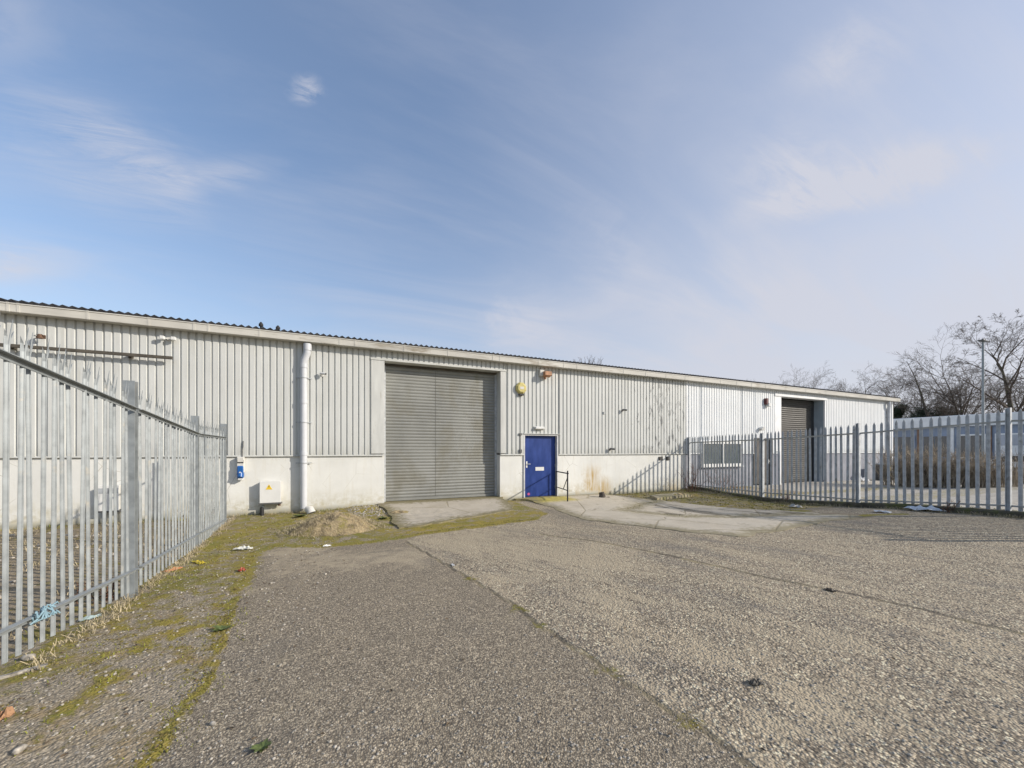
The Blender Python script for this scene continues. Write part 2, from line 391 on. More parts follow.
def concmat(name, c0, c1, mossc, ma=.35, yellow=False):
    m, nt, b = newmat(name)
    pos = nt.n('ShaderNodeNewGeometry').outputs['Position']
    E = nt.n('ShaderNodeVertexColor', layer_name='edge').outputs[0]; e = nt.sepc(E)[0]
    n1 = nt.noise(pos, 1.3, 7, .65); n2 = nt.noise(pos, 9, 8, .72); n3 = nt.noise(pos, 70, 3, .6)
    c = nt.mix(nt.rng(n1, .3, .7), c0, c1)
    c = nt.mix(nt.math('MULTIPLY', nt.rng(n3, .5, .75), .35), c, tuple(q*.6 for q in c0))
    if yellow:
        x, y, z = nt.sep(pos)
        ym = nt.math('MULTIPLY', nt.rng(nt.math('ADD', y, nt.math('MULTIPLY', n2, .5)), -1.1, -.7), nt.rng(nt.math('ADD', x, nt.math('MULTIPLY', n2, .3)), 7.2, 7.6, 1, 0))
        c = nt.mix(nt.math('MULTIPLY', ym, .9), c, nt.mix(nt.rng(n2, .4, .65), (.52,.43,.07), (.33,.28,.08)))
    k = nt.math('ADD', nt.math('SUBTRACT', 1.0, e), nt.math('MULTIPLY', nt.math('SUBTRACT', n2, .5), 1.6))
    c = nt.mix(nt.math('MULTIPLY', nt.rng(k, .5, .9), ma*2), c, mossc)
    st = nt.math('MULTIPLY', nt.rng(n1, .56, .68), nt.rng(n2, .4, .6))
    c = nt.mix(nt.math('MULTIPLY', st, .85), c, (.20,.17,.115))
    cr = nt.vor(pos, .55, 'Distance', 'DISTANCE_TO_EDGE')
    crk = nt.rng(nt.math('ADD', cr, nt.math('MULTIPLY', nt.math('SUBTRACT', n2, .5), .05)), .002, .014, 1, 0)
    c = nt.mix(nt.math('MULTIPLY', crk, .6), c, (.2,.17,.10))
    nt.link(c, b.inputs['Base Color']); b.inputs['Roughness'].default_value = .9; b.inputs['Specular IOR Level'].default_value = .2
    nt.link(nt.bump(nt.math('SUBTRACT', n2, nt.math('MULTIPLY', crk, .6)), .6, .012), b.inputs['Normal'])
    return m
M['ground'] = groundmat()
M['apron'] = concmat('apron_concrete', (.36,.32,.25), (.50,.455,.385), (.20,.175,.10), .5)
M['slab'] = concmat('slab_concrete', (.42,.37,.29), (.55,.50,.41), (.23,.20,.12), .42, yellow=True)
M['soilm'] = mat('mound_soil', (.30,.235,.135), .95, var=.3, vscale=7, dirt=(.22,.19,.045), dscale=4, dthr=.53, bump=.9, bscale=28, dist=.02)

# ------------------------------------------------------------------ ground features measured on the yard
P2 = lambda pts: [(gnd(*p).x, gnd(*p).y) for p in pts]
edge_left = P2([(118,800),(150,762),(163,745),(176,724),(183,712),(192,701),(207,681),(217,658),(224,632),(232,607),(240,585),(247,566),(254,553),(272,547),(329,547),(385,542),(419,536),(486,527),(535,520),(549,513)])
joint1 = P2([(405,541),(418,549),(448,566),(470,579),(493,592),(518,608),(541,626),(565,642),(588,656),(610,672),(631,686),(665,707),(693,724),(721,742),(751,768),(800,810)])
joint2 = P2([(540,534),(585,540),(647,551),(684,559),(730,569),(764,577),(800,584),(831,590),(875,599),(921,609),(970,622),(1024,634),(1100,652)])
joint3 = P2([(700,540),(790,548),(860,562),(940,572),(1024,580)])
slab_poly = P2([(524,497.8),(526,501),(548,506.5),(562,512),(579,518.5),(600,521.5),(630,525),(672,530),(711,534.5),(735,536.5),(752,536),(775,531),(797,527.5),(830,522),(862,517),(840,514.5),(790,515),(740,517),(700,517),(655,515),(625,511),(640,505),(660,502),(640,498),(600,496.5)])
slab_poly[0] = (5.35, -.03); slab_poly[-1] = (9.0, -.03)
apron_poly = P2([(384,506),(388,514),(392,524),(400,528.5),(422,526.5),(450,521.5),(485,516),(516,510.5),(508,504),(498,499.5)])
apron_poly = [(1.02, -.02)]+apron_poly[1:-1]+[(4.93, -.02)]
moss_lines = [ (P2([(150,762),(176,724),(192,701),(207,681),(217,658),(224,632),(232,607),(240,585)]), .045, 1.0),
  (P2([(240,585),(247,566),(254,553),(272,546),(329,546),(385,540),(419,534),(486,525),(535,519)]), .17, .85),
  (P2([(419,530),(440,524),(470,523),(500,522),(520,518)]), .25, .95),
  (P2([(60,716),(95,690),(120,664),(140,650),(170,640),(215,618)]), .12, .6),
  (P2([(20,668),(60,640),(110,612),(160,590),(195,565),(228,545),(262,530),(292,519)]), .42, .62),
  (P2([(60,675),(120,640),(190,612),(232,598)]), .12, .5),
  (P2([(640,512),(700,513),(760,512),(800,511)]), .3, 1.0), (P2([(835,519),(870,515),(905,514)]), .14, .9),
  (P2([(375,515),(400,512)]), .25, .5), (P2([(212,548),(250,530),(290,520)]), .35, .8)]
soil_lines = [ (P2([(228,530),(262,525),(300,524),(345,525),(385,520)]), .95, .95), (P2([(395,535),(430,531),(480,524),(525,516)]), .5, .75),
  (P2([(625,503),(660,507),(700,509),(760,513),(840,516)]), .75, .85), (P2([(10,690),(120,620),(190,575)]), .2, .3) ]
sand_spots = [(330,560,1.3,.75),(300,552,1.0,.8),(400,556,1.1,.8),(470,540,1.6,.85),(560,556,1.5,.8),(520,575,.7,.6),(610,560,1.3,.5),(820,635,.7,.6),(800,610,.9,.35),(700,655,.35,.6),(810,700,.35,.95),(770,720,.22,.85),(900,720,.25,.7),(660,600,.7,.45),(640,640,.5,.55),(600,600,.6,.6),(860,690,.3,.6),(1000,700,.5,.4),(740,590,.8,.5),(560,735,.2,.4),(960,650,.5,.55),(720,620,.35,.6),(900,580,1.4,.3),(250,590,.4,.6),(360,590,.7,.35),(420,600,.5,.3)]
sand_pts = [(gnd(a, b).x, gnd(a, b).y, r, k) for a, b, r, k in sand_spots]
def seg_d(X, Y, pts):
    d = np.full(X.shape, 1e9)
    for (x0, y0), (x1, y1) in zip(pts[:-1], pts[1:]):
        dx, dy = x1-x0, y1-y0; L = dx*dx+dy*dy+1e-12
        t = np.clip(((X-x0)*dx+(Y-y0)*dy)/L, 0, 1)
        d = np.minimum(d, np.hypot(X-x0-t*dx, Y-y0-t*dy))
    return d
def inside(X, Y, poly):
    c = np.zeros(X.shape, bool); n = len(poly)
    for i in range(n):
        x0, y0 = poly[i]; x1, y1 = poly[(i+1) % n]
        if y0 == y1: continue
        k = ((y0 > Y) != (y1 > Y)) & (X < (x1-x0)*(Y-y0)/(y1-y0)+x0)
        c ^= k
    return c
def grow(a, b, first, lim):
    out = []; s = first; v = b
    while v < lim: v += s; s *= 1.28; out.append(v)
    return out
def make_ground():
    st = .065
    xs = list(np.arange(-4.6, 14.2, st)); ys = list(np.arange(-11.9, .25, st))
    xs = [-(q) for q in reversed(grow(0, 4.6, .15, 900))] + xs + grow(0, xs[-1], .15, 900)
    ys = [-(q) for q in reversed(grow(0, 11.9, .15, 900))] + ys + grow(0, ys[-1], .15, 900)
    xs = np.array(xs); ys = np.array(ys); nx, ny = len(xs), len(ys)
    X, Y = np.meshgrid(xs, ys)
    Z = np.array([[H(float(x), float(y)) for x in xs] for y in ys])
    co = np.stack([X, Y, Z], -1).reshape(-1, 3)
    i = np.arange(nx-1)[None, :]+np.arange(ny-1)[:, None]*nx; i = i.ravel()
    F_ = np.stack([i, i+1, i+nx+1, i+nx], -1)
    me = bpy.data.meshes.new('ground'); me.vertices.add(len(co)); me.vertices.foreach_set('co', co.ravel())
    me.loops.add(F_.size); me.loops.foreach_set('vertex_index', F_.ravel()); me.polygons.add(len(F_))
    me.polygons.foreach_set('loop_start', np.arange(0, F_.size, 4)); me.polygons.foreach_set('loop_total', np.full(len(F_), 4))
    me.polygons.foreach_set('use_smooth', [True]*len(F_)); me.update(); me.validate()
    # verge: everything left of / behind edge_left
    vpoly = edge_left + [(5.3, .5), (-60, .5), (-60, -12.4), (-2.0, -12.4)]
    dv = seg_d(X, Y, edge_left); verge = np.clip(.5+np.where(inside(X, Y, vpoly), dv, -dv)/.6, 0, 1)
    tpoly = edge_left[:17]+joint1
    dt = seg_d(X, Y, joint1); tar = np.clip(.5+np.where(inside(X, Y, tpoly+[(-.3,-13)]), dt, -dt)/.8, 0, 1)
    moss = np.zeros(X.shape); soil = np.zeros(X.shape)
    for pts, w, k in moss_lines: moss = np.maximum(moss, k*np.exp(-(seg_d(X, Y, pts)/w)**2))
    for pts, w, k in soil_lines: soil = np.maximum(soil, k*np.exp(-(seg_d(X, Y, pts)/w)**2))
    moss = np.maximum(moss, .6*(verge > .5)*np.clip((Y+7.6)/1.5, 0, 1))
    moss = np.maximum(moss, (.30+.16*np.clip((Y+9.2)/1.6, 0, 1))*(verge > .5))
    lf = (X < -2.35); moss = np.where(lf, .38, moss); soil = np.where(lf, .72, soil)
    ip = np.clip((X-7.0)/.5,0,1)*np.clip((13.1-X)/.3,0,1)*np.clip((Y+6.4)/.8,0,1)
    verge = np.maximum(verge, ip); soil = np.maximum(soil, .5*ip); moss = np.maximum(moss, .55*ip)
    moss = np.where((Y > -.45) & (X < 13.3), np.maximum(moss, .5), moss)
    soil = np.where((Y > -.35) & (X < 13.3), np.maximum(soil, .8), soil)
    # right-hand yard
    conc = np.clip(.5+(X-13.05)/.4, 0, 1); rr = X > 12.6
    conc = np.where((Y > -3.2) & (X > 12.9) & (X < 17), .25, conc)
    moss = np.where(rr & (Y > -6.8) & (Y < -4.9), .45, moss)
    moss = np.maximum(moss, .6*np.exp(-((X-12.95)/.3)**2)*(Y > -9.5)); soil = np.maximum(soil, .9*np.exp(-((X-13.0)/.35)**2))
    moss = np.maximum(moss, np.where(rr, .55*np.exp(-((Y+3.0)/.7)**2), 0))
    moss = np.maximum(moss, np.where(rr & (X < 18), .5*np.exp(-((Y+.5)/.8)**2), 0))
    sand = np.full(X.shape, .30)
    for x0, y0, r, k in sand_pts: sand = np.maximum(sand, k*np.exp(-(((X-x0)**2+(Y-y0)**2)/r**2)))
    joint = .85*np.exp(-(seg_d(X, Y, joint1)/.065)**2)
    for x0, y0 in [joint1[k] for k in (3,5,6,8,9,12)]: moss = np.maximum(moss, .62*np.exp(-(((X-x0)**2+(Y-y0)**2)/.14**2)))
    joint = np.maximum(joint, 1.0*np.exp(-(seg_d(X, Y, joint2)/.065)**2))
    joint = np.maximum(joint, .55*np.exp(-(seg_d(X, Y, joint3)/.09)**2))
    dark_patch = .9*np.exp(-(seg_d(X, Y, P2([(548,510),(562,516),(585,521)]))/.22)**2)  # mask of darker ground: wedge beside the path, strip towards the right fence
    dark_patch = np.maximum(dark_patch, .75*np.exp(-(seg_d(X, Y, P2([(664,508),(700,511)]))/.28)**2))
    far = np.clip((np.hypot(X-10, Y)-60)/20, 0, 1)
    one = np.ones(X.shape)
    for nm, ch in (('ma', (tar, moss, soil)), ('mb', (sand, joint, verge)), ('mc', (conc, dark_patch, far))):
        a = me.color_attributes.new(nm, 'FLOAT_COLOR', 'POINT')
        a.data.foreach_set('color', np.stack([*ch, one], -1).astype('f').ravel())
    me.materials.append(M['ground'])
    o = bpy.data.objects.new('ground', me); COL.objects.link(o); o['kind'] = 'structure'
make_ground()

def slab(name, poly, matl, top, edge_h=.0, step=.07, seed=0):
    """a cast slab: ragged outline, top surface on its own grid, skirt down into the ground"""
    # resample and roughen the outline
    out = []
    n = len(poly)
    for i in range(n):
        a = Vector(poly[i]+(0,)); c = Vector(poly[(i+1) % n]+(0,)); L = (c-a).length; k = max(1, int(L/.12))
        for j in range(k):
            p = a.lerp(c, j/k)
            if p.y < -.1:
                p.x += mn.noise(Vector((p.x*5, p.y*5, seed)))*.06+mn.noise(Vector((p.x*1.7, p.y*1.7, seed)))*.16; p.y += mn.noise(Vector((p.x*1.7, p.y*1.7, seed+5)))*.14+mn.noise(Vector((p.x*5, p.y*5, seed+8)))*.06
            out.append((p.x, p.y))
    import bmesh
    bm = bmesh.new()
    vs = [bm.verts.new((x, y, 0)) for x, y in out]; bm.faces.new(vs)
    bmesh.ops.triangulate(bm, faces=bm.faces[:])
    xs = [p[0] for p in out]; ys = [p[1] for p in out]
    for ax, lo, hi in ((0, min(xs), max(xs)), (1, min(ys), max(ys))):
        v = lo+step*2
        while v < hi:
            co = Vector((v,0,0)) if ax == 0 else Vector((0,v,0)); no = Vector((1,0,0)) if ax == 0 else Vector((0,1,0))
            bmesh.ops.bisect_plane(bm, geom=bm.verts[:]+bm.edges[:]+bm.faces[:], plane_co=co, plane_no=no); v += step*2
    X = np.array([v.co.x for v in bm.verts]); Y = np.array([v.co.y for v in bm.verts])
    dd = seg_d(X, Y, out+[out[0]])
    for v, d in zip(bm.verts, dd):
        v.co.z = top(v.co.x, v.co.y, float(d)) + mn.noise(Vector((v.co.x*3, v.co.y*3, seed)))*.005
    bm.normal_update()
    ed = [e for e in bm.edges if e.is_boundary]
    r = bmesh.ops.extrude_edge_only(bm, edges=ed)
    for v in [g for g in r['geom'] if isinstance(g, bmesh.types.BMVert)]: v.co.z = H(v.co.x, v.co.y)-.12
    me = bpy.data.meshes.new(name); bm.to_mesh(me); bm.free()
    X = np.array([v.co.x for v in me.vertices]); Y = np.array([v.co.y for v in me.vertices])
    dd = np.clip(seg_d(X, Y, out+[out[0]])/.8, 0, 1)
    a = me.color_attributes.new('edge', 'FLOAT_COLOR', 'POINT')
    a.data.foreach_set('color', np.stack([dd, dd, dd, np.ones(len(dd))], -1).astype('f').ravel())
    me.materials.append(matl); o = bpy.data.objects.new(name, me); COL.objects.link(o); o['kind'] = 'structure'
    return o
slab('concrete_apron', apron_poly, M['apron'], lambda x, y, d: max(H(x, y)+.012+.02*min(1, d/.3), .035*(1-sstep(0, 2.0, -y)) + (H(x, y)+.03)*sstep(0, 2.0, -y)), seed=1)
slab('concrete_path', slab_poly, M['slab'], lambda x, y, d: H(x, y)+.008+.02*min(1, d/.3)+.05*(1-sstep(0, 1.6, -y)), seed=2)

# ------------------------------------------------------------------ warehouse
XL, XR, XS = -26.0, 30.4, 13.37          # left end, right end, where the second unit's cladding starts
ZD, ZE = 1.44, 4.46                      # top of the rendered dado, underside of the gutter
bld = empty('warehouse', (4, 10, -.1), 'long low pale corrugated industrial warehouse with a black roof edge and rendered white plinth', 'warehouse')
G1 = (wx(384.3), wx(500), 4.22)          # main shutter opening
D1 = (wx(524.6), wx(556.6), 2.10)        # blue door opening
G2 = (wx(780.3), wx(823.6), 4.22)
D2 = (wx(753.9), wx(771.3), 2.12)
W2 = (wx(700.4), wx(740.7), .88, 1.98)
def cladding(x0, x1, z0, z1, matl, y=-.012, depth=.032, pitch=.155):
    b = MB(); prof = []
    n = int((x1-x0)/pitch)+1; pts = [(x0, y)]
    k0 = math.floor(x0/pitch)
    for k in range(k0, k0+n+2):
        c = k*pitch
        for dx, dy in ((0, 0), (.022, 0), (.034, -depth), (.142, -depth), (.155, 0)):
            pts.append((c+dx, y+dy))
    pts = [p for p in pts if x0 <= p[0] <= x1]; pts.sort(key=lambda p: p[0])
    pts.append((x1, y))
    jt = random.Random(int(x0*100)+5)
    rows = [z0, z1]
    vs = []; fs = []; m = len(pts)
    for z in rows:
        for p in pts: vs.append((p[0], p[1]+jt.uniform(-.0015, .0015), z))
    for i in range(m-1): fs.append((i, i+1, i+1+m, i+m))
    b.add(vs, fs); return b.build('cladding', matl, bld, recalc=False)
def dado(x0, x1, matl, z1=ZD, name='plinth_wall', y=0.0):
    return MB().box(x0, x1, y, y+.25, -.5, z1).build(name, matl, bld)
JW = .37
# left unit cladding round the openings
cladding(XL, G1[0]-JW, ZD+.0, 4.7, M['clad'])
cladding(G1[0]-JW, G1[1]+.2, G1[2]+.07, 4.7, M['clad'])
cladding(G1[1]+.2, D1[0]-.06, ZD, 4.7, M['clad'])
cladding(D1[0]-.06, D1[1]+.06, D1[2]+.05, 4.7, M['clad'])
cladding(D1[1]+.06, XS-.03, ZD, 4.7, M['clad'])
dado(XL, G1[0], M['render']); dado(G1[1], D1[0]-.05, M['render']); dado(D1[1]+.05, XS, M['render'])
# inner backing so nothing is see-through
# second unit
def cn(a, b_, z): cladding(a, b_, z, 4.7, M['clad_new'], y=-.02, depth=.024)
cn(XS+.06, W2[0]-.04, ZD+.02); cn(W2[0]-.04, W2[1]+.04, W2[3]+.04); cn(W2[1]+.04, D2[0]-.05, ZD+.02); cn(D2[0]-.05, D2[1]+.05, D2[2]+.05); cn(D2[1]+.05, G2[0]-.5, ZD+.02)
cladding(G2[0]-.5, G2[1]+.12, G2[2]+.12, 4.7, M['clad_new'], y=-.02, depth=.024)
cladding(G2[1]+.12, XR, ZD+.02, 4.7, M['clad_new'], y=-.02, depth=.024)
dado(XS+.001, W2[0], M['render_grey']); MB().box(W2[0], W2[1], 0, .25, -.5, W2[2]).build('plinth_wall', M['render_grey'], bld)
dado(W2[1], D2[0]-.04, M['render_grey']); dado(D2[1]+.04, G2[0]-.02, M['render_grey']); dado(G2[1]+.02, XR, M['render_grey'])
b = MB(); b.box(W2[0]-.04, W2[0], -.055, .1, ZD, W2[3]+.04); b.box(W2[1], W2[1]+.04, -.055, .1, ZD, W2[3]+.04); b.box(W2[0], W2[1], -.055, .1, W2[3], W2[3]+.04)
b.build('window_flashing', M['flash_new'], bld)
MB().box(XS-.03, XS+.06, -.06, .05, ZD-.01, 4.7).build('cladding_end_flashing', M['flash_new'], bld)
# drip flashings
def drip(x0, x1, matl):
    MB().extr([(.02, ZD+.05), (-.05, ZD+.012), (-.052, ZD-.012), (-.045, ZD-.012), (-.043, ZD+.005), (.02, ZD+.03)], 'x', x0, x1).build('drip_flashing', matl, bld)
drip(XL, G1[0]-.002, M['flash']); drip(G1[1]+.004, D1[0]-.055, M['flash']); drip(D1[1]+.055, XS-.035, M['flash'])
drip(XS+.065, W2[0]-.045, M['flash_new']); drip(W2[1]+.045, D2[0]-.05, M['flash_new']); drip(D2[1]+.05, G2[0]-.13, M['flash_new']); drip(G2[1]+.13, XR, M['flash_new'])
# jambs and lintel of the main opening
def jamb(x0, x1, z0, z1, matl, y0=-.05, y1=.5, name='jamb_flashing'):
    return MB().box(x0, x1, y0, y1, z0, z1, .004).build(name, matl, bld)
jamb(G1[0]-JW, G1[0], ZD+.052, G1[2], M['flash']); jamb(G1[1], G1[1]+.2, ZD+.052, G1[2], M['flash'])
jamb(G1[0]-JW-.01, G1[1]+.21, G1[2]+.002, G1[2]+.065, M['flash'], y0=-.065, name='lintel_flashing')
MB().box(G1[0]-.03, G1[0]-.0015, .25, .5, -.3, ZD).build('reveal', M['render'], bld); MB().box(G1[1]+.0015, G1[1]+.03, .25, .5, -.3, ZD).build('reveal', M['render'], bld)
for x in (G1[0], G1[1]-.07): MB().box(x+.002, x+.068, .285, .33, -.1, G1[2]-.05, .003).build('guide_gap_strip', M['galv_old'], bld)
def shutter(x0, x1, z0, z1, y, pitch, matl, name):
    b = MB(); prof = []; z = z0+.08
    while z < z1:
        for t in (0, .12, .3, .5, .7, .88):
            prof.append((y-.016*math.sin(PI*t)**.8, z+pitch*t))
        prof.append((y+.004, z+pitch*.93)); z += pitch
    b.extr(prof, 'x', x0, x1, closed=False, smooth=False)
    s = b.build(name, matl, bld, recalc=False)
    MB().box(x0+.01, x1-.01, y-.03, y+.03, z0, z0+.078, .006).build('bottom_bar', matl, s, loc=(0,0,0))
    return s
s1 = shutter(G1[0]+.02, G1[1]-.02, .045, G1[2]-.0, .32, .098, M['slat'], 'roller_shutter')
s1['label'] = 'large grey slatted roller shutter left of the blue door'
xm = wx(435.5, .32); MB().box(xm-.0025, xm+.0025, .3, .304, .13, G1[2]-.1).build('seam_strip', M['beam'], s1, loc=(0,0,0))
MB().box(G1[0]+.02, G1[1]-.02, .28, .6, G1[2]-.07, G1[2]-.002, .01).build('shutter_head', M['beam'], bld)  # added dark strip in place of the lintel shade on the top slats
MB().box(G1[0]-.1, G1[1]+.1, -.02, .6, -.4, .035).build('threshold', M['apron'], bld)
# second unit's shutter
Y2 = .46
jamb(G2[0]-.5, G2[0]-.002, ZD+.08, G2[2], M['flash_new'], y1=.1); jamb(G2[1], G2[1]+.12, 0, G2[2], M['flash_new'], y0=-.06, y1=.02)
jamb(G2[0]-.52, G2[1]+.14, G2[2]+.002, G2[2]+.12, M['flash_new'], y0=-.08, y1=.3, name='lintel_flashing')
jamb(G2[0]-.12, G2[0]-.021, -.1, ZD+.078, M['flash_new'], y0=-.06, y1=-.002)
MB().box(G2[1]+.0, G2[1]+.05, .021, 1.0, -.3, G2[2]).build('reveal', M['bluegrey'], bld); MB().box(G2[0]-.05, G2[0], .101, 1.0, -.3, G2[2]).build('reveal', M['bluegrey'], bld)
MB().box(G2[1]-.28, G2[1]-.001, Y2, Y2+.1, -.1, G2[2]).build('guide_gap_strip', M['black'], bld)  # black strip filling the dark gap between slats and reveal
s2 = shutter(G2[0]+.01, G2[1]-.28, -.05, G2[2], Y2, .105, M['slat_brown'], 'roller_shutter'); s2['label'] = 'brown-grey slatted roller shutter behind the right fence'
MB().box(G2[0], G2[1], Y2+.05, 1.0, G2[2]-.02, G2[2]+.3).build('shutter_head', M['black'], bld)
# blue door
def door(x0, x1, z0, z1, leafm, framem, y=.09, nm='door'):
    f = MB(); w = .05
    f.box(x0-w, x0, -.035, .16, z0, z1+w, .003).box(x1, x1+w, -.035, .16, z0, z1+w, .003).box(x0, x1, -.035, .16, z1, z1+w, .003)
    f.build('door_frame', framem, bld)
    d = MB().box(x0+.006, x1-.006, y, y+.05, z0+.01, z1-.006, .003).build(nm, leafm, bld)
    return d
dz0 = -.035
bd = door(D1[0], D1[1], dz0, D1[2], M['blue_door'], M['frame_grey'])
bd['label'] = 'royal blue flush steel personnel door'
fl = MB(); fl.box(D1[0]-.075, D1[1]+.12, -.075, .0, D1[2]+.052, D1[2]+.075, .003); fl.build('door_canopy_flashing', M['flash'], bld)
MB().box(D1[0]-.05, D1[1]+.05, -.03, .3, -.3, dz0).build('door_sill', M['apron'], bld)
DY = .086
hx = wx(526.6, .09); hz = wz(526.6, 464.5, .09)
h = MB(); h.box(hx-.025, hx+.025, DY-.008, DY, hz-.11, hz+.11, .002).tube([(hx, DY-.008, hz+.02), (hx, DY-.055, hz+.02), (hx+.12, DY-.055, hz+.015)], .011, 8)
h.build('handle', M['white'], bd, loc=(0,0,0))
px0, px1 = wx(535.4, .09), wx(543.9, .09); pz0, pz1 = wz(539.5, 470.6, .09), wz(539.5, 467, .09)
MB().box(px0, px1, DY-.003, DY+.002, pz0, pz1).build('notice_plate', M['white'], bd, loc=(0,0,0))
b = MB(); sx0 = wx(528.6, .09); sz0 = wz(528.6, 494, .09)
b.add([(sx0+.05*math.cos(2*PI*k/14), DY-.001, sz0+.045*math.sin(2*PI*k/14)) for k in range(14)]+[(sx0+.05*math.cos(2*PI*k/14), DY+.003, sz0+.045*math.sin(2*PI*k/14)) for k in range(14)], [tuple(range(14))]+[(k,(k+1)%14,(k+1)%14+14,k+14) for k in range(14)])
b.build('round_sticker', M['pink'], bd, loc=(0,0,0))
for zz in (.3, 1.05, 1.8): MB().tube([(D1[1]-.012, DY-.004, zz-.05), (D1[1]-.012, DY-.004, zz+.05)], .011, 8).build('hinge', M['galv_old'], bd, loc=(0,0,0))
# grey door
gd = door(D2[0], D2[1], -.03, D2[2], M['brown'], M['brown'], y=.06); gd['label'] = 'dull grey-brown personnel door'
hx = D2[1]-.12; MB().box(hx-.02, hx+.02, .045, .056, .95, 1.15).tube([(hx, .05, 1.06), (hx, .0, 1.06), (hx-.11, .0, 1.06)], .011).build('handle', M['white'], gd, loc=(0,0,0))
# window
x0, x1, z0, z1 = W2
wb = MB(); w = .11; xm = (x0+x1)/2+.02
wb.box(x0, x0+w, -.085, .06, z0, z1, .004).box(x1-w, x1, -.085, .06, z0, z1, .004).box(x0+w, x1-w, -.085, .06, z1-w, z1, .004).box(x0+w, x1-w, -.085, .06, z0, z0+w, .004).box(xm-.045, xm+.045, -.09, .06, z0+w, z1-w, .004)
wn = wb.build('window', M['white'], bld)
MB().box(x0+w, xm-.045, -.05, -.04, z0+w, z1-w).build('pane', M['glass'], wn, loc=(0,0,0)); MB().box(xm+.045, x1-w, -.05, -.04, z0+w, z1-w).build('pane', M['glass'], wn, loc=(0,0,0))
MB().box(x0-.05, x1+.05, -.13, .0, z0-.035, z0-.002, .004).build('sill', M['white'], wn, loc=(0,0,0))
# box gutter, its joints and brackets
gut = MB().extr([(-.035, 4.50), (-.26, 4.49), (-.275, 4.50), (-.285, 4.65), (-.30, 4.66), (-.295, 4.68), (-.272, 4.68), (-.262, 4.65), (-.255, 4.515), (-.06, 4.53), (-.06, 4.67), (-.035, 4.67)], 'x', XL, XR+.35).build('gutter', M['gutter'], bld)
for px in (18,28,95,154,198,212,262,340,355,403,446,490,497,535,560,573,597,619,641,661,680,698,715,731,746,760,780,800,820,840,860,880):
    x = wx(px); b = MB(); b.extr([(-.262, 4.484), (-.282, 4.496), (-.291, 4.65), (-.303, 4.683), (-.297, 4.687), (-.28, 4.65), (-.27, 4.51)], 'x', x-.022, x+.022); b.build('gutter_joint', M['gutter'], bld)
MB().box(XL, XR, .0, .25, ZD, 4.6).build('inner_wall', M['darkgrey'], bld) if False else None
# roof: low-pitch corrugated sheets, both slopes
rf = MB(); pr = []; x = XL-.3; pitch = .155
while x < XR+.35:
    for t in range(4):
        pr.append((x+pitch*t/4, .026*math.cos(2*PI*t/4)))
    x += pitch
n = len(pr); sl = math.tan(R(7)); vs = []
for yy in (-.25, 10.0, 20.2):
    zz = 4.745+(yy+.24)*sl if yy <= 10 else 4.745+10.24*sl-(yy-10)*sl
    vs += [(a, yy, zz+c) for a, c in pr]
fs = [(i, i+1, i+1+n, i+n) for i in range(n-1)]+[(i+n, i+1+n, i+1+2*n, i+2*n) for i in range(n-1)]
vb = [(a, -.235, 4.675) for a, c in pr]; o0 = len(vs); vs += vb
fs += [(i, i+1, o0+i+1, o0+i) for i in range(n-1)]
rf.add(vs, fs); roof = rf.build('roof', M['roof'], bld, recalc=False)
b = MB(); b.tube([(XL-.3, 10, 4.765+10.24*sl+.03), (XR+.35, 10, 4.765+10.24*sl+.03)], .09, 8); b.build('ridge_cap', M['roof'], roof, loc=(0,0,0))
# gable ends and back
for xx, mm in ((XL, 'clad'), (XR-.05, 'clad_new')):
    b = MB(); b.add([(xx+e, y, z) for e in (0, .05) for y, z in ((.02,-.5),(20,-.5),(20,4.72),(10,5.9),(.02,4.72))], [(0,1,2,3,4),(9,8,7,6,5),(0,1,6,5),(1,2,7,6),(2,3,8,7),(3,4,9,8),(4,0,5,9)]); b.build('gable_wall', M[mm], bld)
MB().box(XL, XR, 20, 20.1, -.5, 4.7).build('back_wall', M['clad'], bld)
b = MB(); b.box(XR-.12, XR+.03, -.07, .1, -.1, 4.45, .01); b.build('corner_flashing', M['flash_new'], bld)
# downpipes
def downpipe(x, xo, r, label):
    b = MB(); y = -.125
    b.tube([(xo, -.17, 4.46), (xo, -.17, 4.28)], r*1.12, 16); b.tube([(xo, -.17, 4.30), (xo-.01, -.175, 4.2), (x+.01, y, 4.02), (x, y, 3.9)], r*.98, 16)
    b.tube([(x, y, 3.95), (x, y, .02)], r*.93, 18)
    for z in (3.86, 2.9, 1.5): b.tube([(x, y, z-.045), (x, y, z+.045)], r*1.05, 18)
    p = b.build('downpipe', M['pipe'], bld); p['label'] = label
    for z in (3.55, 2.35, 1.25):
        c = MB(); c.tube([(x, y, z-.012), (x, y, z+.012)], r*1.1, 16); c.box(x-r-.1, x+r+.1, -.06, -.04, z-.012, z+.012); c.box(x-.015, x+.015, y, -.045, z-.012, z+.012)
        c.build('pipe_bracket', M['galv_old'], p, loc=(0,0,0))
downpipe(wx(303.7, -.125), wx(307.4, -.17), .092, 'fat pale grey plastic downpipe between the meter box and the main shutter')
downpipe(wx(890, -.19), wx(889, -.17), .075, 'thin downpipe at the far right corner')
# broken shoe at the downpipe foot
pf = empty('broken_pipe_shoe', (wx(308,-.3), -.33, H(-1,-.3)), 'broken piece of pale pipe lying at the foot of the fat downpipe', 'pipe piece')
b = MB(); b.tube([(.0,0,.1),(.05,-.06,.12),(.09,-.1,.02)], [.1,.1,.11], 12, caps=False); b.build('shoe', M['white_dirty'], pf, loc=(0,0,0))

# ------------------------------------------------------------------ things fixed to the wall
WP = lambda px, py, y=-.04: (wx(px, y), y, wz(px, py, y))
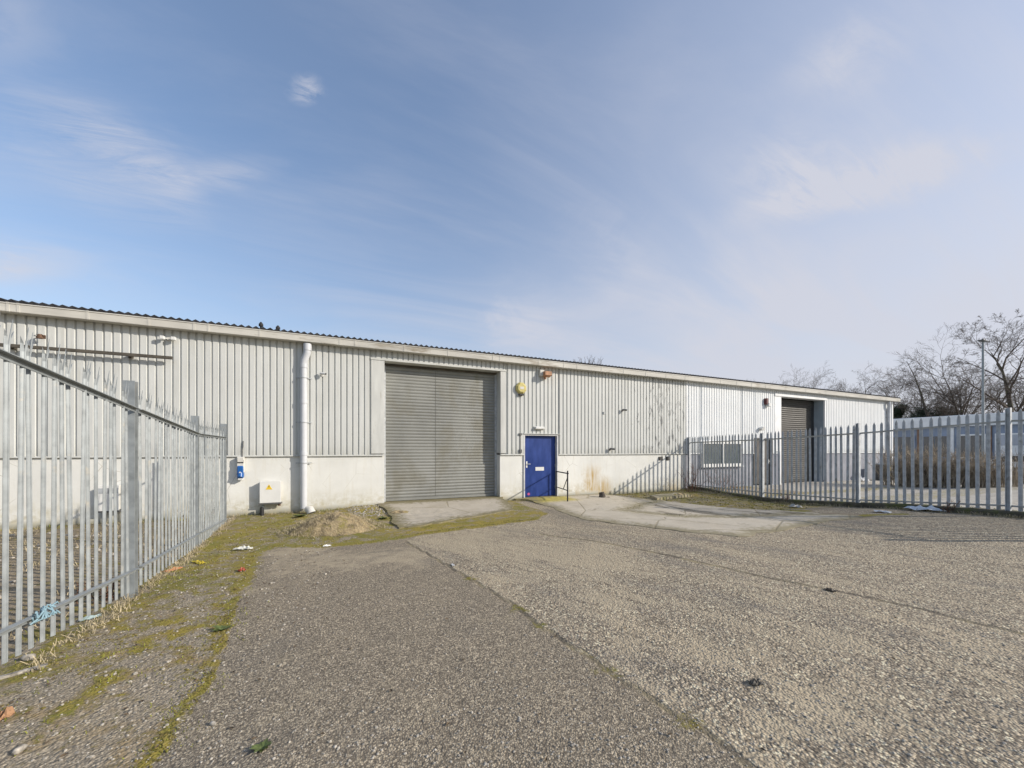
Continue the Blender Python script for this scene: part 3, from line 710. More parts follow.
# blue socket
x, _, z = WP(241.2, 466)
t = empty('outdoor_socket', (x, -.045, z-.33), 'blue and white weatherproof power socket on the white wall beside the left fence', 'socket')
t.scale = (.9,.8,1.35)
b = MB(); b.box(-.085, .085, -.11, .04, .12, .42, .012).box(-.07,.07,-.12,-.10,.32,.40,.004); b.build('switch_box', M['white_dirty'], t, loc=(0,0,0))
MB().box(-.075, .075, -.118, -.108, .30, .36, .003).build('switch_window', M['black'], t, loc=(0,0,0))
b = MB(); b.tube([(0,-.06,.16),(0,-.14,.02)], [.075,.07], 16).box(-.075,.075,-.15,.02,.02,.25,.02); b.build('socket_cap', M['socket_blue'], t, loc=(0,0,0))
MB().tube([(0,-.155,.12),(0,-.165,.12)], .022, 12).build('locking_button', M['white'], t, loc=(0,0,0))
MB().box(-.06, .06, -.13, .0, -.02, .03, .01).build('socket_base', M['white'], t, loc=(0,0,0))
MB().tube([(.03,-.02,.42),(.03,-.02,.55),(.05,-.03,.62),(.05,-.01,.72)], .012, 6).build('cable', M['darkgrey'], t, loc=(0,0,0))
# meter boxes
def meterbox(px0, px1, py0, py1, label, warn):
    y = -.19; x0, x1 = wx(px0, y), wx(px1, y); z1, z0 = wz(px0, py0, y), wz(px0, py1, y)
    t = empty('meter_box', ((x0+x1)/2, y/2, z0), label, 'meter box', 'white meter boxes on the wall'); W = (x1-x0)/2; Hh = z1-z0
    MB().box(-W+.015, W-.015, y/2+.02, -y/2, 0, Hh, .008).build('cabinet', M['white_dirty'], t, loc=(0,0,0))
    MB().box(-W, W, y/2, y/2+.018, -.01, Hh+.01, .006).build('lid', M['white'], t, loc=(0,0,0))
    MB().box(-W-.01, W+.01, y/2-.012, -y/2, -.045, -.015, .004).build('base_rail', M['darkgrey'], t, loc=(0,0,0))
    g = H(x0, y)-z0
    MB().tube([(-W+.06, y/2+.1, -.02), (-W+.06, y/2+.1, g)], .028, 8).build('conduit', M['galv'], t, loc=(0,0,0))
    if warn:
        tr = [(-.075, 0), (.075, 0), (0, .135)]
        MB().extr([(p[0]-.03, p[1]+Hh*.62) for p in tr], 'y', y/2-.004, y/2).build('warning_triangle', M['yellow'], t, loc=(0,0,0))
        bo = [(-.004,.10),(.014,.10),(.003,.072),(.014,.072),(-.006,.03),(-.001,.06),(-.012,.06)]
        MB().extr([(p[0]-.03, p[1]+Hh*.62) for p in bo], 'y', y/2-.006, y/2-.003).build('lightning_symbol', M['black'], t, loc=(0,0,0))
        MB().tube([(W-.05, y/2+.1, -.03), (W-.05, y/2+.1, -.11)], .03, 8).build('drain_stub', M['rust'], t, loc=(0,0,0))
    else:
        for s in (-1, 1): MB().box(s*W*.45-.09, s*W*.45+.09, y/2-.003, y/2+.002, Hh*.68, Hh*.9).build('reading_window', M['galv_old'], t, loc=(0,0,0))
    return t
meterbox(259.5, 281, 481.8, 503, 'white meter box with a yellow warning triangle, right of the blue socket', True)
meterbox(97, 119, 486, 511, 'white meter box with two grey reading windows behind the left fence', False)
# blackened pipe stub under the meter box
x = wx(262, -.2); st = MB().tube([(x, -.2, -.1), (x, -.2, .12)], [.05, .045], 10).build('pipe_stub', M['black']); settle(st); tag(st, 'short black pipe stub in the ground under the triangle-marked meter box', 'pipe')
# long beam behind the left fence
y = -.2; xe = wx(172.5, y); z = wz(172.5, 358, y)
t = empty('wall_beam', (xe-6, y, z), 'long dark steel rail bracketed to the cladding above the left fence', 'beam')
b = MB(); b.box(-9, 6, -.03, .03, -.034, .034, .004); b.build('rail', M['beam'], t, loc=(0,0,0))
for q in (5.2, 3.3, 1.2, -1): MB().box(q-.02, q+.02, .03, .2, -.03, .03).box(q-.05,q+.04,.13,.165,-.05,.05).build('bracket', M['beam'], t, loc=(0,0,0))
# rusty wall lamp
x, y, z = WP(40, 336, -.15)
t = empty('wall_lamp', (x, -.04, z), 'small rusty wall lamp near the roof at the far left of the building', 'lamp')
t.scale = (.62,.62,.62)
MB().box(-.05,.05,-.02,.02,-.05,.08,.004).tube([(0,0,.05),(0,-.12,.07),(0,-.2,.04)], .018, 6).build('arm', M['rust'], t, loc=(0,0,0))
MB().tube([(0,-.2,.06),(0,-.2,-.02),(0,-.2,-.09)], [.035,.07,.085], 12).build('lamp_shade', M['rust'], t, loc=(0,0,0))
MB().tube([(-.1,-.03,.07),(-.16,-.06,.08)], .02, 6).build('sensor', M['darkgrey'], t, loc=(0,0,0))
# white floodlights
x, y, z = WP(168, 338, -.15)
t = empty('twin_floodlight', (x, -.04, z), 'small white twin-headed floodlight high on the cladding above the left fence', 'floodlight')
t.scale = (.75,.75,.75)
MB().box(-.06,.06,-.05,.02,-.05,.05,.006).build('back_box', M['white_dirty'], t, loc=(0,0,0))
for s in (-1, 1):
    MB().tube([(s*.05,-.05,0),(s*.12,-.1,.0)], .015, 6).box(s*.14-.06, s*.14+.06, -.2,-.1, -.06,.05,.012).build('lamp_head', M['white'], t, loc=(0,0,0))
def cctv(px, py, label, s=1.0, dark=False, rot=0):
    x, y, z = WP(px, py, -.12)
    t = empty('security_camera', (x, -.045, z), label, 'camera', 'small security cameras on the cladding'); m = M['darkgrey' if dark else 'white']
    t.scale = (s, s, s); t.rotation_euler.z = rot
    MB().tube([(0,.02,0),(0,-.015,0)], .05, 14).tube([(0,0,0),(0,-.06,-.0),(.03,-.08,.02)], .015, 8).build('mount', m, t, loc=(0,0,0))
    MB().tube([(-.05,-.08,.035),(.10,-.16,.015)], [.036,.04], 14).build('camera_body', m, t, loc=(0,0,0))
    MB().tube([(.10,-.16,.015),(.112,-.166,.013)], [.032,.03], 14).build('lens', M['black'], t, loc=(0,0,0))
    return t
cctv(322, 374.5, 'small white security camera on the cladding right of the fat downpipe', .9)
cctv(623.5, 410.5, 'dark security camera, upper of the two on the cladding right of the blue door', .9, True)
c = cctv(611, 449.5, 'dark security camera, lower of the two on the cladding right of the blue door', .95, True)
x, y, z = WP(604, 413, -.05); o = MB().box(x-.04,x+.04,-.08,-.04,z-.04,z+.04,.006).build('junction_box', M['galv_old']); settle(o); tag(o, 'tiny grey junction box left of the upper dark camera', 'junction box')
# alarm bell box: octagonal, yellow
x, y, z = WP(521.5, 388, -.12)
t = empty('alarm_box', (x, -.045, z), 'yellow octagonal alarm bell box between the main shutter and the orange lamp', 'alarm')
pr = [(.2*math.cos(PI/8+k*PI/4), .2*math.sin(PI/8+k*PI/4)) for k in range(8)]
b = MB(); b.add([(p[0]*s, yy, p[1]*s) for s, yy in ((1, 0), (1, -.06), (.72, -.11)) for p in pr], [tuple(range(8)), tuple(range(16, 24))]+[(i+k*8, (i+1) % 8+k*8, (i+1) % 8+(k+1)*8, i+(k+1)*8) for k in (0, 1) for i in range(8)]); b.build('cover', M['alarm_yellow'], t, loc=(0,0,0))
MB().box(-.07,.07,-.116,-.108,-.045,.04,.002).build('faded_badge', M['white_dirty'], t, loc=(0,0,0))
MB().box(-.09,.09,-.09,-.01,-.25,-.19,.01).build('strobe', M['black'], t, loc=(0,0,0))
# orange bulkhead
x, y, z = WP(545, 373.5, -.2)
t = empty('rusty_floodlight', (x, -.045, z), 'orange rusted floodlight with a white back under the gutter near the blue door', 'floodlight')
MB().box(-.17,.0,-.12,.0,-.08,.13,.01).build('back_box', M['white_dirty'], t, loc=(0,0,0))
b = MB(); b.extr([(-.02,.09),(-.28,.06),(-.28,-.07),(-.12,-.12),(-.02,-.06)], 'x', -.05, .2); b.build('lamp_housing', M['orange'], t, loc=(0,0,0))
MB().box(.0,.03,-.2,-.1,-.2,-.08,.004).build('yoke', M['orange'], t, loc=(0,0,0))
# white light over the door, conduit left of it
x0, x1 = wx(534.5, -.1), wx(544.5, -.1); z = wz(539, 428, -.1)
t = empty('door_light', ((x0+x1)/2, -.045, z), 'white oblong bulkhead light above the blue door', 'light')
w = (x1-x0)/2; MB().box(-w, w, -.03, .03, -.055, .055, .006).build('base_tray', M['white_dirty'], t, loc=(0,0,0)); MB().box(-w+.02, w-.02, -.11, -.03, -.045, .045, .02).build('diffuser', M['white'], t, loc=(0,0,0))
x = wx(520.3, -.06); b = MB(); b.tube([(x,-.06,2.12),(x,-.06,1.6)], .012, 6).box(x-.05,x+.05,-.09,-.04,2.1,2.17,.004).box(x-.04,x+.05,-.09,-.04,1.5,1.62,.004)
o = b.build('conduit', M['darkgrey']); settle(o); tag(o, 'thin dark conduit with a small box left of the blue door frame', 'conduit')
for px, lb in ((660.5, 'small dark air vent, left of a pair low on the white plinth wall'), (667.5, 'small dark air vent, right of a pair low on the white plinth wall')):
    x, y, z = WP(px, 458.5, 0); t = empty('air_vent', (x, 0, z), lb, 'vent', 'pair of air vents')
    MB().box(-.11,.11,-.02,.0,-.075,.075,.004).build('vent_frame', M['beam'], t, loc=(0,0,0))
    b = MB()
    for k in range(4): b.box(-.09,.09,-.032,-.02,-.06+k*.034,-.045+k*.034)
    b.build('louvre', M['darkgrey'], t, loc=(0,0,0))
# second unit fixtures
x, y, z = WP(767.3, 402, -.12); t = empty('alarm_siren', (x, -.05, z), 'dark red and white siren box left of the brown shutter', 'siren')
MB().box(-.13,.03,-.12,.02,-.12,.17,.02).build('housing', M['red'], t, loc=(0,0,0)); MB().box(-.02,.16,-.155,-.0,-.22,-.04,.02).build('strobe', M['white'], t, loc=(0,0,0))
x, y, z = WP(763, 428.5, -.12); t = empty('door_light', (x, -.05, z), 'white round-fronted light above the grey-brown door', 'light')
MB().box(-.2,.2,-.05,.02,-.06,.05,.01).build('base_tray', M['white'], t, loc=(0,0,0)); MB().tube([(-.1,-.05,.02),(-.1,-.16,-.02)], [.08,.1], 12).build('lamp_head', M['white'], t, loc=(0,0,0))
# cowls and growth on the roof
for px, py, lb in ((261, 330, 'small dark roof cowl, left of two above the gutter'), (278, 332, 'small dark roof cowl, right of two above the gutter')):
    yy = .6; x = wx(px, yy); z0 = 4.745+(yy+.24)*sl; zt = wz(px, 322 if px < 270 else 325.5, yy)
    t = empty('roof_cowl', (x, yy, z0-.03), lb, 'roof cowl', 'roof cowls'); hh = zt-z0+.03; t.scale = (.55,.55,1)
    MB().tube([(0,0,0),(0,0,hh*.7)], .05, 10).build('stem', M['roof'], t, loc=(0,0,0)); MB().tube([(0,0,hh*.62),(0,0,hh*.8),(0,0,hh)], [.1,.1,.03], 12).build('cap', M['roof'], t, loc=(0,0,0))

# ------------------------------------------------------------------ palisade fences
def pale_mesh(h, w, splay, name):
    """W-section pale with a pointed, split top; back at local x=0, faces +x (left fence) """
    pr = [(-.5,.0),(-.36,.35),(-.2,.9),(-.1,1),(0,.72),(.1,1),(.2,.9),(.36,.35),(.5,0)]
    dep = .014; b = MB(); zt = h-.17
    vs = []; lv = (0, zt)
    for z in lv: vs += [(p[1]*dep, p[0]*w, z) for p in pr]
    n = len(pr); fs = [(i, i+1, i+1+n, i+n) for i in range(n-1)]
    o = len(vs)
    if splay:
        # three spikes: side ones curl outwards, the middle one forwards
        tips = [((0,1,2), (-.5, .35, -.2), (-.8, .012, .10)), ((2,3,4,5,6), None, (0, .03, .17)), ((6,7,8), None, (.8, .012, .10))]
        for ids, _, tip in tips:
            base = [vs[n+i] for i in ids]; sy = tip[0]*w
            mid = [(q[0]+tip[1]*.3, q[1]*.6+sy*.35, zt+tip[2]*.55) for q in base]; o = len(vs)
            vs += mid; k = len(ids); fs += [(n+ids[i], n+ids[i+1], o+i+1, o+i) for i in range(k-1)]
            vs.append((tip[1], sy*splay, zt+tip[2])); fs += [(o+i, o+i+1, o+k) for i in range(k-1)]
    else:
        mid = [(q[0], q[1]*.93, zt+.09) for q in vs[n:2*n]]; o = len(vs); vs += mid
        fs += [(n+i, n+i+1, o+i+1, o+i) for i in range(n-1)]
        vs.append((dep*.8, 0, h)); fs += [(o+i, o+i+1, o+n) for i in range(n-1)]
    me = bpy.data.meshes.new(name); me.from_pydata(vs, [], fs); return me
def ipost(b, x, y, z0, z1, w=.08, dpt=.1):
    # H-section standing, web along y
    b.box(x-dpt/2, x+dpt/2, y-w/2, y-w/2+.008, z0, z1); b.box(x-dpt/2, x+dpt/2, y+w/2-.008, y+w/2, z0, z1); b.box(x-.004, x+.004, y-w/2+.008, y+w/2-.008, z0, z1-.001)
    return b
def angle_rail(p0, p1, side, wv=.045, wh=.045):
    """L section: vertical leg against the pales, ledge on top; side=+1 ledge towards +x"""
    b = MB(); p0 = Vector(p0); p1 = Vector(p1)
    sec = [(0,0),(side*wh,0),(side*wh,-.006),(side*.006,-.006),(side*.006,-wv),(0,-wv)]
    vs = [(p.x+a, p.y, p.z+c) for p in (p0, p1) for a, c in sec]
    b.add(vs, [tuple(range(6)), tuple(range(6, 12))]+[(i, (i+1) % 6, (i+1) % 6+6, i+6) for i in range(6)]); return b
def W(px, z):          # world xy at a column and camera depth
    d = raydir(px, HOR); return d.x*z, -D+d.y*z
def addsolid(o, t=.003):
    m = o.modifiers.new('thickness', 'SOLIDIFY'); m.thickness = t; m.offset = 0
# --- left fence
lp = [(-2.02, W(131,4.2)[1]-2.75, .07, 2.42), (W(130.5,4.2)[0], W(131,4.2)[1], .05, 2.352), (W(195,6.66)[0], W(195,6.66)[1], -.11, 2.19), (W(223.5,8.86)[0], W(223.5,8.86)[1], -.10, 2.20)]
lf = empty('palisade_fence', (-2.2, -6, 0), 'pale galvanised steel palisade fence on the left, running up to the building', 'fence', 'steel palisade fences')
pm = pale_mesh(2.2, .045, 1.2, 'pale'); pm.materials.append(M['galv'])
rails_t = [2.30, 2.05, 1.885, 1.895]; rails_b = [.505, .315, .165, .02]
rr = random.Random(3)
first = None
for i, (x, y, z0, z1) in enumerate(lp):
    ipost(MB(), x, y, z0-.3, z1).build('post', M['galv'], lf)
def new_pale(parent, me, loc, rot=(0,0,0), sc=(1,1,1)):
    o = bpy.data.objects.new('pale', me); COL.objects.link(o); o.parent = parent; o.location = Vector(loc)-parent.location; o.rotation_euler = rot; o.scale = sc
    addsolid(o); return o
RX = .052
for i in range(3):
    a, c = lp[i], lp[i+1]
    for rz in (rails_t, rails_b):
        p0 = (a[0]+RX, a[1]+.03, rz[i]); p1 = (c[0]+RX, c[1]-.03, rz[i+1]); angle_rail(p0, p1, 1, .04, .045).build('rail', M['galv'], lf)
    L = c[1]-a[1]; pitch = (.1225, .1225, .150, .135)[i+1] if i else .1225
    n = int((L-.1)/pitch); off = (L-pitch*(n-1))/2
    for k in range(n):
        t = (off+k*pitch)/L; x = a[0]+(c[0]-a[0])*t+RX-.024; y = a[1]+L*t
        rt = rails_t[i]+(rails_t[i+1]-rails_t[i])*t; zb = rails_b[i]+(rails_b[i+1]-rails_b[i])*t - .24
        top = rt+.245
        px_here = 512+F*math.tan(math.atan2(x, y+D)-YAW)
        rot = (rr.uniform(-.012, .012), rr.uniform(-.01, .01), rr.uniform(-.07, .07)); sc = (1, 1, (top-zb)/2.2)
        if abs(px_here-24.5) < 5 and not first:
            rot = (R(4.2), R(3), .25); first = True; zb -= .05; new_pale(lf, pm, (x+.0, y+.06-.0, zb), rot, sc)['label'] = 'loose leaning pale'; continue
        new_pale(lf, pm, (x, y, zb), rot, sc)
# --- right fence
rp = [(W(688,16.3)[0]+.0, -.12, -.10, 1.95+.2), (W(762.5,12.93)[0], W(762.5,12.93)[1], -.13, 2.17), (W(858,10.18)[0], W(858,10.18)[1], .01, 2.31), (W(1008.5,8.12)[0], W(1008.5,8.12)[1], .19, 2.49), (12.95, W(1008.5,8.12)[1]-2.75, .2, 2.5)]
rf_ = empty('palisade_fence', (12.8, -5, 0), 'dull grey steel palisade fence on the right, dividing the yard from the neighbouring forecourt', 'fence', 'steel palisade fences')
pm2 = pale_mesh(2.2, .062, 0, 'pale'); pm2.materials.append(M['galv_old'])
rt_ = [1.93, 1.965, 2.06, 2.23, 2.24]; rb_ = [.16, .19, .30, .44, .45]
for i, (x, y, z0, z1) in enumerate(rp): ipost(MB(), x, y, z0-.3, z1, .07, .1).build('post', M['galv_old'], rf_)
for i in range(4):
    a, c = rp[i], rp[i+1]
    for rz in (rt_, rb_): angle_rail((a[0]+.05, a[1]-.03, rz[i]), (c[0]+.05, c[1]+.03, rz[i+1]), -1, .04, .035).build('rail', M['galv_old'], rf_)
    L = a[1]-c[1]; n = int(round(L/.143))-1
    for k in range(n):
        t = (k+1)/(n+1); x = a[0]+(c[0]-a[0])*t+.055; y = a[1]-L*t
        r0 = rt_[i]+(rt_[i+1]-rt_[i])*t; zb = a[2]+(c[2]-a[2])*t+.02; top = r0+.24
        new_pale(rf_, pm2, (x, y, zb), (rr.uniform(-.008,.008), rr.uniform(-.006,.006), rr.uniform(-.05,.05)), (1, 1, (top-zb)/2.2))
# post with a bright white cap strip (seen at the nearest-to-wall post)
# --- mossy kerb under the right fence
b = MB(); kp = [(p[0]+.06, p[1]) for p in rp]; N = 60; sec = [(-.13,-.25),(-.13,.09),(-.11,.125),(.11,.13),(.14,.10),(.14,-.25)]
vs = []; fs = []
for i in range(N+1):
    t = i/N*(len(kp)-1); k = min(int(t), len(kp)-2); f = t-k; x = kp[k][0]+(kp[k+1][0]-kp[k][0])*f; y = kp[k][1]+(kp[k+1][1]-kp[k][1])*f
    g = H(x-.3, y)
    for a, c in sec: vs.append((x+a+mn.noise(Vector((y*4, a*9, 1)))*.03, y, g+c+mn.noise(Vector((y*5, a*9, 7)))*.025 if c > 0 else g+c))
for i in range(N):
    for j in range(5): fs.append((i*6+j, i*6+j+1, i*6+6+j+1, i*6+6+j))
b.add(vs, fs); o = b.build('kerb', M['kerb']); o['kind'] = 'structure'

# ------------------------------------------------------------------ handrail by the blue door
g = gnd(567.6, 502.4)
t = empty('handrail', (g.x, g.y, g.z-.02), 'black steel handrail running out from the wall beside the blue door', 'handrail')
hz = wz(567.6, 473.5, g.y)-t.location.z; lz = wz(567.6, 490.5, g.y)-t.location.z; yw = -.03-g.y
MB().tube([(0,0,-.05),(0,0,hz+.09)], .024, 8).build('post', M['black'], t, loc=(0,0,0))
MB().tube([(.28,yw*.97,-.0),(.28,yw*.97,hz)], .02, 8).build('post', M['black'], t, loc=(0,0,0))
MB().tube([(0,-.04,hz),(.3,yw,hz)], .02, 8).build('top_rail', M['black'], t, loc=(0,0,0)); MB().tube([(0,0,lz),(.3,yw,lz)], .016, 8).build('lower_rail', M['black'], t, loc=(0,0,0))
MB().tube([(0,0,hz-.12),(.1,yw*.35,lz)], .014, 8).build('brace', M['black'], t, loc=(0,0,0))

# ------------------------------------------------------------------ soil mound
def mound(name, px, py, rx, ry, h, label, m, seed, cat='soil mound'):
    c = gnd(px, py); b = MB(); n = 60; k = 22; vs = []; fs = []
    for i in range(k+1):
        for j in range(n):
            a = 2*PI*j/n; r = i/k; w = 1+.22*mn.noise(Vector((math.cos(a)*1.3, math.sin(a)*1.3, seed)))
            x = c.x+math.cos(a)*rx*r*w; y = c.y+math.sin(a)*ry*r*w
            z = H(x, y)-.035+(h+.035)*(1-r*r)**1.2*(1+.3*mn.noise(Vector((x*2.5, y*2.5, seed))))+.03*mn.noise(Vector((x*9, y*9, seed)))*(1-r)+.018*mn.noise(Vector((x*25, y*25, seed)))
            vs.append((x, y, z))
    for i in range(k):
        for j in range(n): fs.append((i*n+j, i*n+(j+1) % n, (i+1)*n+(j+1) % n, (i+1)*n+j))
    b.add(vs, fs, True); o = b.build(name, m, recalc=False); settle(o); return tag(o, label, cat)
mound('soil_mound', 334, 530, .95, .6, .36, 'low heap of brown soil and dead grass in front of the fat downpipe', M['soilm'], 3)
mound('rubble_heap', 399, 514, .5, .35, .07, 'low patch of rubble and soil between the heap and the concrete apron', M['soilm'], 8, 'rubble')
mound('earth_clump', 681, 497, .75, .16, .14, 'small bank of earth against the white wall near the right fence', M['soilm'], 5, 'earth')
# little upright stump at the stained wall
g = gnd(602, 498.5); t = empty('tree_stump', (g.x, g.y, g.z), 'small dark rotten stump against the rust-stained wall', 'stump')
MB().tube([(0,0,-.05),(.01,0,.1),(-.01,.02,.22)], [.15,.11,.09], 9).build('wood', M['bark'], t, loc=(0,0,0)); MB().tube([(.05,-.05,-.02),(.2,-.12,.02),(.3,-.2,-.02)], [.06,.05,.03], 7).build('root', M['bark'], t, loc=(0,0,0))
# low broken slab step by the wall
g0 = gnd(657, 500.5); g1 = gnd(697, 497.5)
b = MB(); vs = []
pl = [(g0.x, g0.y), (g1.x, g0.y+.35), (g1.x+.1, g0.y+.95), (g0.x+.4, g0.y+.75)]
b.add([(x, y, H(x, y)-.1) for x, y in pl]+[(x, y, H(x, y)+.09) for x, y in pl], [(0,1,2,3),(4,5,6,7)]+[(i,(i+1)%4,(i+1)%4+4,i+4) for i in range(4)])
o = b.build('paving_slab', mat('mossy_slab', (.33,.29,.2), .9, var=.25, vscale=4, dirt=(.2,.19,.07), dthr=.5, bump=.5)); settle(o); tag(o, 'raised mossy concrete slab beside the wall by the right fence end', 'slab')

# ------------------------------------------------------------------ scatter: stones, grass, straw, leaves
def on_ground(x, y): return H(x, y)
def along(lines, spread, skip=None):
    segs = []
    for pts in lines:
        for a, c in zip(pts[:-1], pts[1:]): segs.append((a, c, math.hypot(c[0]-a[0], c[1]-a[1])))
    tot = sum(s[2] for s in segs)
    def f(r):
        t = r.random()*tot
        for a, c, L in segs:
            if t <= L:
                k = t/L; return (a[0]+(c[0]-a[0])*k+r.gauss(0, spread), a[1]+(c[1]-a[1])*k+r.gauss(0, spread))
            t -= L
        return None
    return f
def scatter_stones(name, n, place, smin, smax, m, label=None):
    ico = [(0,0,-1),(.72,-.53,-.45),(-.28,-.85,-.45),(-.89,0,-.45),(-.28,.85,-.45),(.72,.53,-.45),(.28,-.85,.45),(-.72,-.53,.45),(-.72,.53,.45),(.28,.85,.45),(.89,0,.45),(0,0,1)]
    icf = [(0,1,2),(1,0,5),(0,2,3),(0,3,4),(0,4,5),(1,5,10),(2,1,6),(3,2,7),(4,3,8),(5,4,9),(1,10,6),(2,6,7),(3,7,8),(4,8,9),(5,9,10),(6,10,11),(7,6,11),(8,7,11),(9,8,11),(10,9,11)]
    r = random.Random(len(name)*7+n); b = MB()
    for _ in range(n):
        p = place(r)
        if p is None: continue
        s = smin+(smax-smin)*r.random()**3; a = r.random()*PI*2; ca, sa = math.cos(a), math.sin(a); e = r.uniform(.6, 1.3); f = r.uniform(.4, .75)
        z = on_ground(*p); vs = []
        for v in ico:
            q = (v[0]*s*e*r.uniform(.8,1.15), v[1]*s*r.uniform(.8,1.15), v[2]*s*f)
            vs.append((p[0]+q[0]*ca-q[1]*sa, p[1]+q[0]*sa+q[1]*ca, z+q[2]+s*f*.35))
        b.add(vs, icf)
    o = b.build(name, m, recalc=False); tag(o, label, 'stones', kind='stuff'); return o
edge_arr = [(x, y) for x, y in edge_left]
def near_cam(r):
    # uniform in depth over the seen yard
    px = r.uniform(-10, 1034); py = 525+245*r.random()**.8
    p = gnd_fast(px, py); return p
def gnd_fast(px, py):
    d = raydir(px, py)
    if d.z > -.12: return None
    t = (EYE+.02)/(-d.z); return (CAM.x+d.x*t, CAM.y+d.y*t)
def in_yard(p): return p is not None and -2.0 < p[0] < 12.6 and p[1] < -.3
def pl_stone(r):
    p = near_cam(r); return p if in_yard(p) else None
scatter_stones('loose_chippings', 5200, pl_stone, .0035, .011, M['stone'], 'loose pale chippings strewn over the tarmac')
def pl_verge(r):
    t = r.random(); y = -8.6+8.4*t; x = r.uniform(-2.0, -.1 if y < -3.6 else 1.0); return (x, y)
scatter_stones('verge_stones', 1400, pl_verge, .005, .017, M['stone'], 'small stones in the mossy verge beside the left fence')
def edge_x(y):
    if y > -3.7: return 9.0
    for (x0, y0), (x1, y1) in zip(edge_left[:-1], edge_left[1:]):
        if y0 <= y <= y1: return x0+(x1-x0)*(y-y0)/(y1-y0+1e-9)
    return -.9
def cushion(f, thr):
    def g(r):
        p = f(r)
        if p is None or p[0] > 13 or p[1] > -.15: return None
        if p[0] < 5 and p[0] > edge_x(p[1])+.05: return None
        q = mn.noise(Vector((p[0]*4.5, p[1]*4.5, 3)))+.5*mn.noise(Vector((p[0]*11, p[1]*11, 5)))
        return p if q > thr+r.uniform(-.12, .12) else None
    return g
M['cushion'] = mat('moss_cushion', (.15,.125,.03), .95, var=.3, vscale=6, dirt=(.22,.18,.05), dscale=5, dthr=.5, bump=.7, bscale=120)
M['crumb'] = mat('soil_crumb', (.16,.12,.075), .95, var=.35, vscale=20, bump=.3)
scatter_stones('moss_cushions', 5000, cushion(along([l[0] for l in moss_lines[:2]], .045), -.12), .003, .011, M['cushion'], 'small moss cushions along the edge of the tarmac')
scatter_stones('verge_moss', 9000, cushion(pl_verge, .1), .003, .012, M['cushion'], 'low moss cushions over the verge beside the left fence')
scatter_stones('soil_crumbs', 5000, cushion(pl_verge, -.05), .003, .011, M['crumb'], 'crumbs of dark soil over the verge')
scatter_stones('yard_moss', 4500, cushion(lambda r: (r.uniform(7.6, 12.8), r.uniform(-5.6, -.3)), .03), .008, .03, M['cushion'], 'moss and soil lumps on the broken ground between path and right fence')
scatter_stones('mound_rubble', 500, lambda r: (r.uniform(.2, 1.4), r.uniform(-1.6, -.3)), .008, .035, M['stone'], 'small rubble between the soil heap and the apron')
def pl_left(r): return (r.uniform(-9, -2.4), r.uniform(-8, -.2))
scatter_stones('rough_ground_stones', 900, pl_left, .012, .05, M['stone'], 'rubble stones on the rough ground behind the left fence')

def blades(name, n, place, hmin, hmax, w, m, label, cat, lean=.5, segs=2):
    r = random.Random(n+len(name)); vs = []; fs = []
    for _ in range(n):
        p = place(r)
        if p is None: continue
        x, y = p[0], p[1]; z = (p[2] if len(p) > 2 else on_ground(x, y))-.005
        h = hmin+(hmax-hmin)*r.random()**1.6; a = r.random()*2*PI; l = r.random()*lean*h*1.6; dx, dy = math.cos(a)*l, math.sin(a)*l
        b_ = r.random()*2*PI; ux, uy = math.cos(b_)*w/2, math.sin(b_)*w/2; o = len(vs)
        vs += [(x-ux, y-uy, z), (x+ux, y+uy, z), (x+dx*.4+ux*.8, y+dy*.4+uy*.8, z+h*.6), (x+dx*.4-ux*.8, y+dy*.4-uy*.8, z+h*.6), (x+dx, y+dy, z+h*(.95-lean*.4))]
        fs += [(o, o+1, o+2, o+3), (o+3, o+2, o+4)]
    me = bpy.data.meshes.new(name); me.from_pydata(vs, [], fs); me.materials.append(m)
    o = bpy.data.objects.new(name, me); COL.objects.link(o); return tag(o, label, cat, kind='stuff')
def clumpy(f, sc=3.0, thr=.05):
    def g(r):
        p = f(r)
        if p is None: return None
        return p if mn.noise(Vector((p[0]*sc, p[1]*sc, 2.2))) > thr-r.random()*.15 else None
    return g
blades('moss_grass', 9000, clumpy(along([l[0] for l in moss_lines[:3]], .09)), .008, .03, .005, M['grassm'], 'short green moss and grass along the tarmac edge', 'grass')
blades('verge_grass', 9000, clumpy(along([moss_lines[3][0], moss_lines[4][0], moss_lines[6][0], moss_lines[9][0]], .22), 2.5), .01, .045, .006, M['grassm'], 'short grass tufts in the verge', 'grass')
fence_line = [(p[0]+.05, p[1]) for p in lp]
blades('yard_weeds', 7000, clumpy(lambda r: (r.uniform(7.6, 12.8), r.uniform(-5.6, -.3)), 1.6, .06), .01, .07, .009, M['grassm'], 'low moss and weeds on the broken ground between the concrete path and the right fence', 'grass', lean=.8)
blades('fence_straw', 2600, clumpy(along([fence_line], .06), 2.0, -.1), .02, .13, .006, M['straw'], 'dry straw grass along the foot of the left fence', 'dry grass', lean=1.1)
blades('rough_grass', 9000, clumpy(lambda r: (r.uniform(-8, -2.3), r.uniform(-8.2, -.1)), 1.2, .0), .03, .16, .008, M['straw'], 'dead grass over the rough ground behind the left fence', 'dry grass', lean=.9)
mc = gnd(334, 530)
def pm_(r):
    a = r.random()*2*PI; q = math.sqrt(r.random()); x = mc.x+math.cos(a)*q*1.05; y = mc.y+math.sin(a)*q*.66
    return (x, y, H(x, y)+.33*(1-min(1, q)**2)**1.2)
blades('mound_straw', 2600, pm_, .02, .09, .006, M['straw'], 'dead grass lying on the soil heap', 'dry grass', lean=1.6)
kl = [(p[0]-.12, p[1]) for p in rp]
blades('kerb_grass', 5000, clumpy(along([kl], .1), 2.0, -.1), .02, .13, .008, M['straw'], 'dry grass and moss along the kerb of the right fence', 'dry grass', lean=.9)
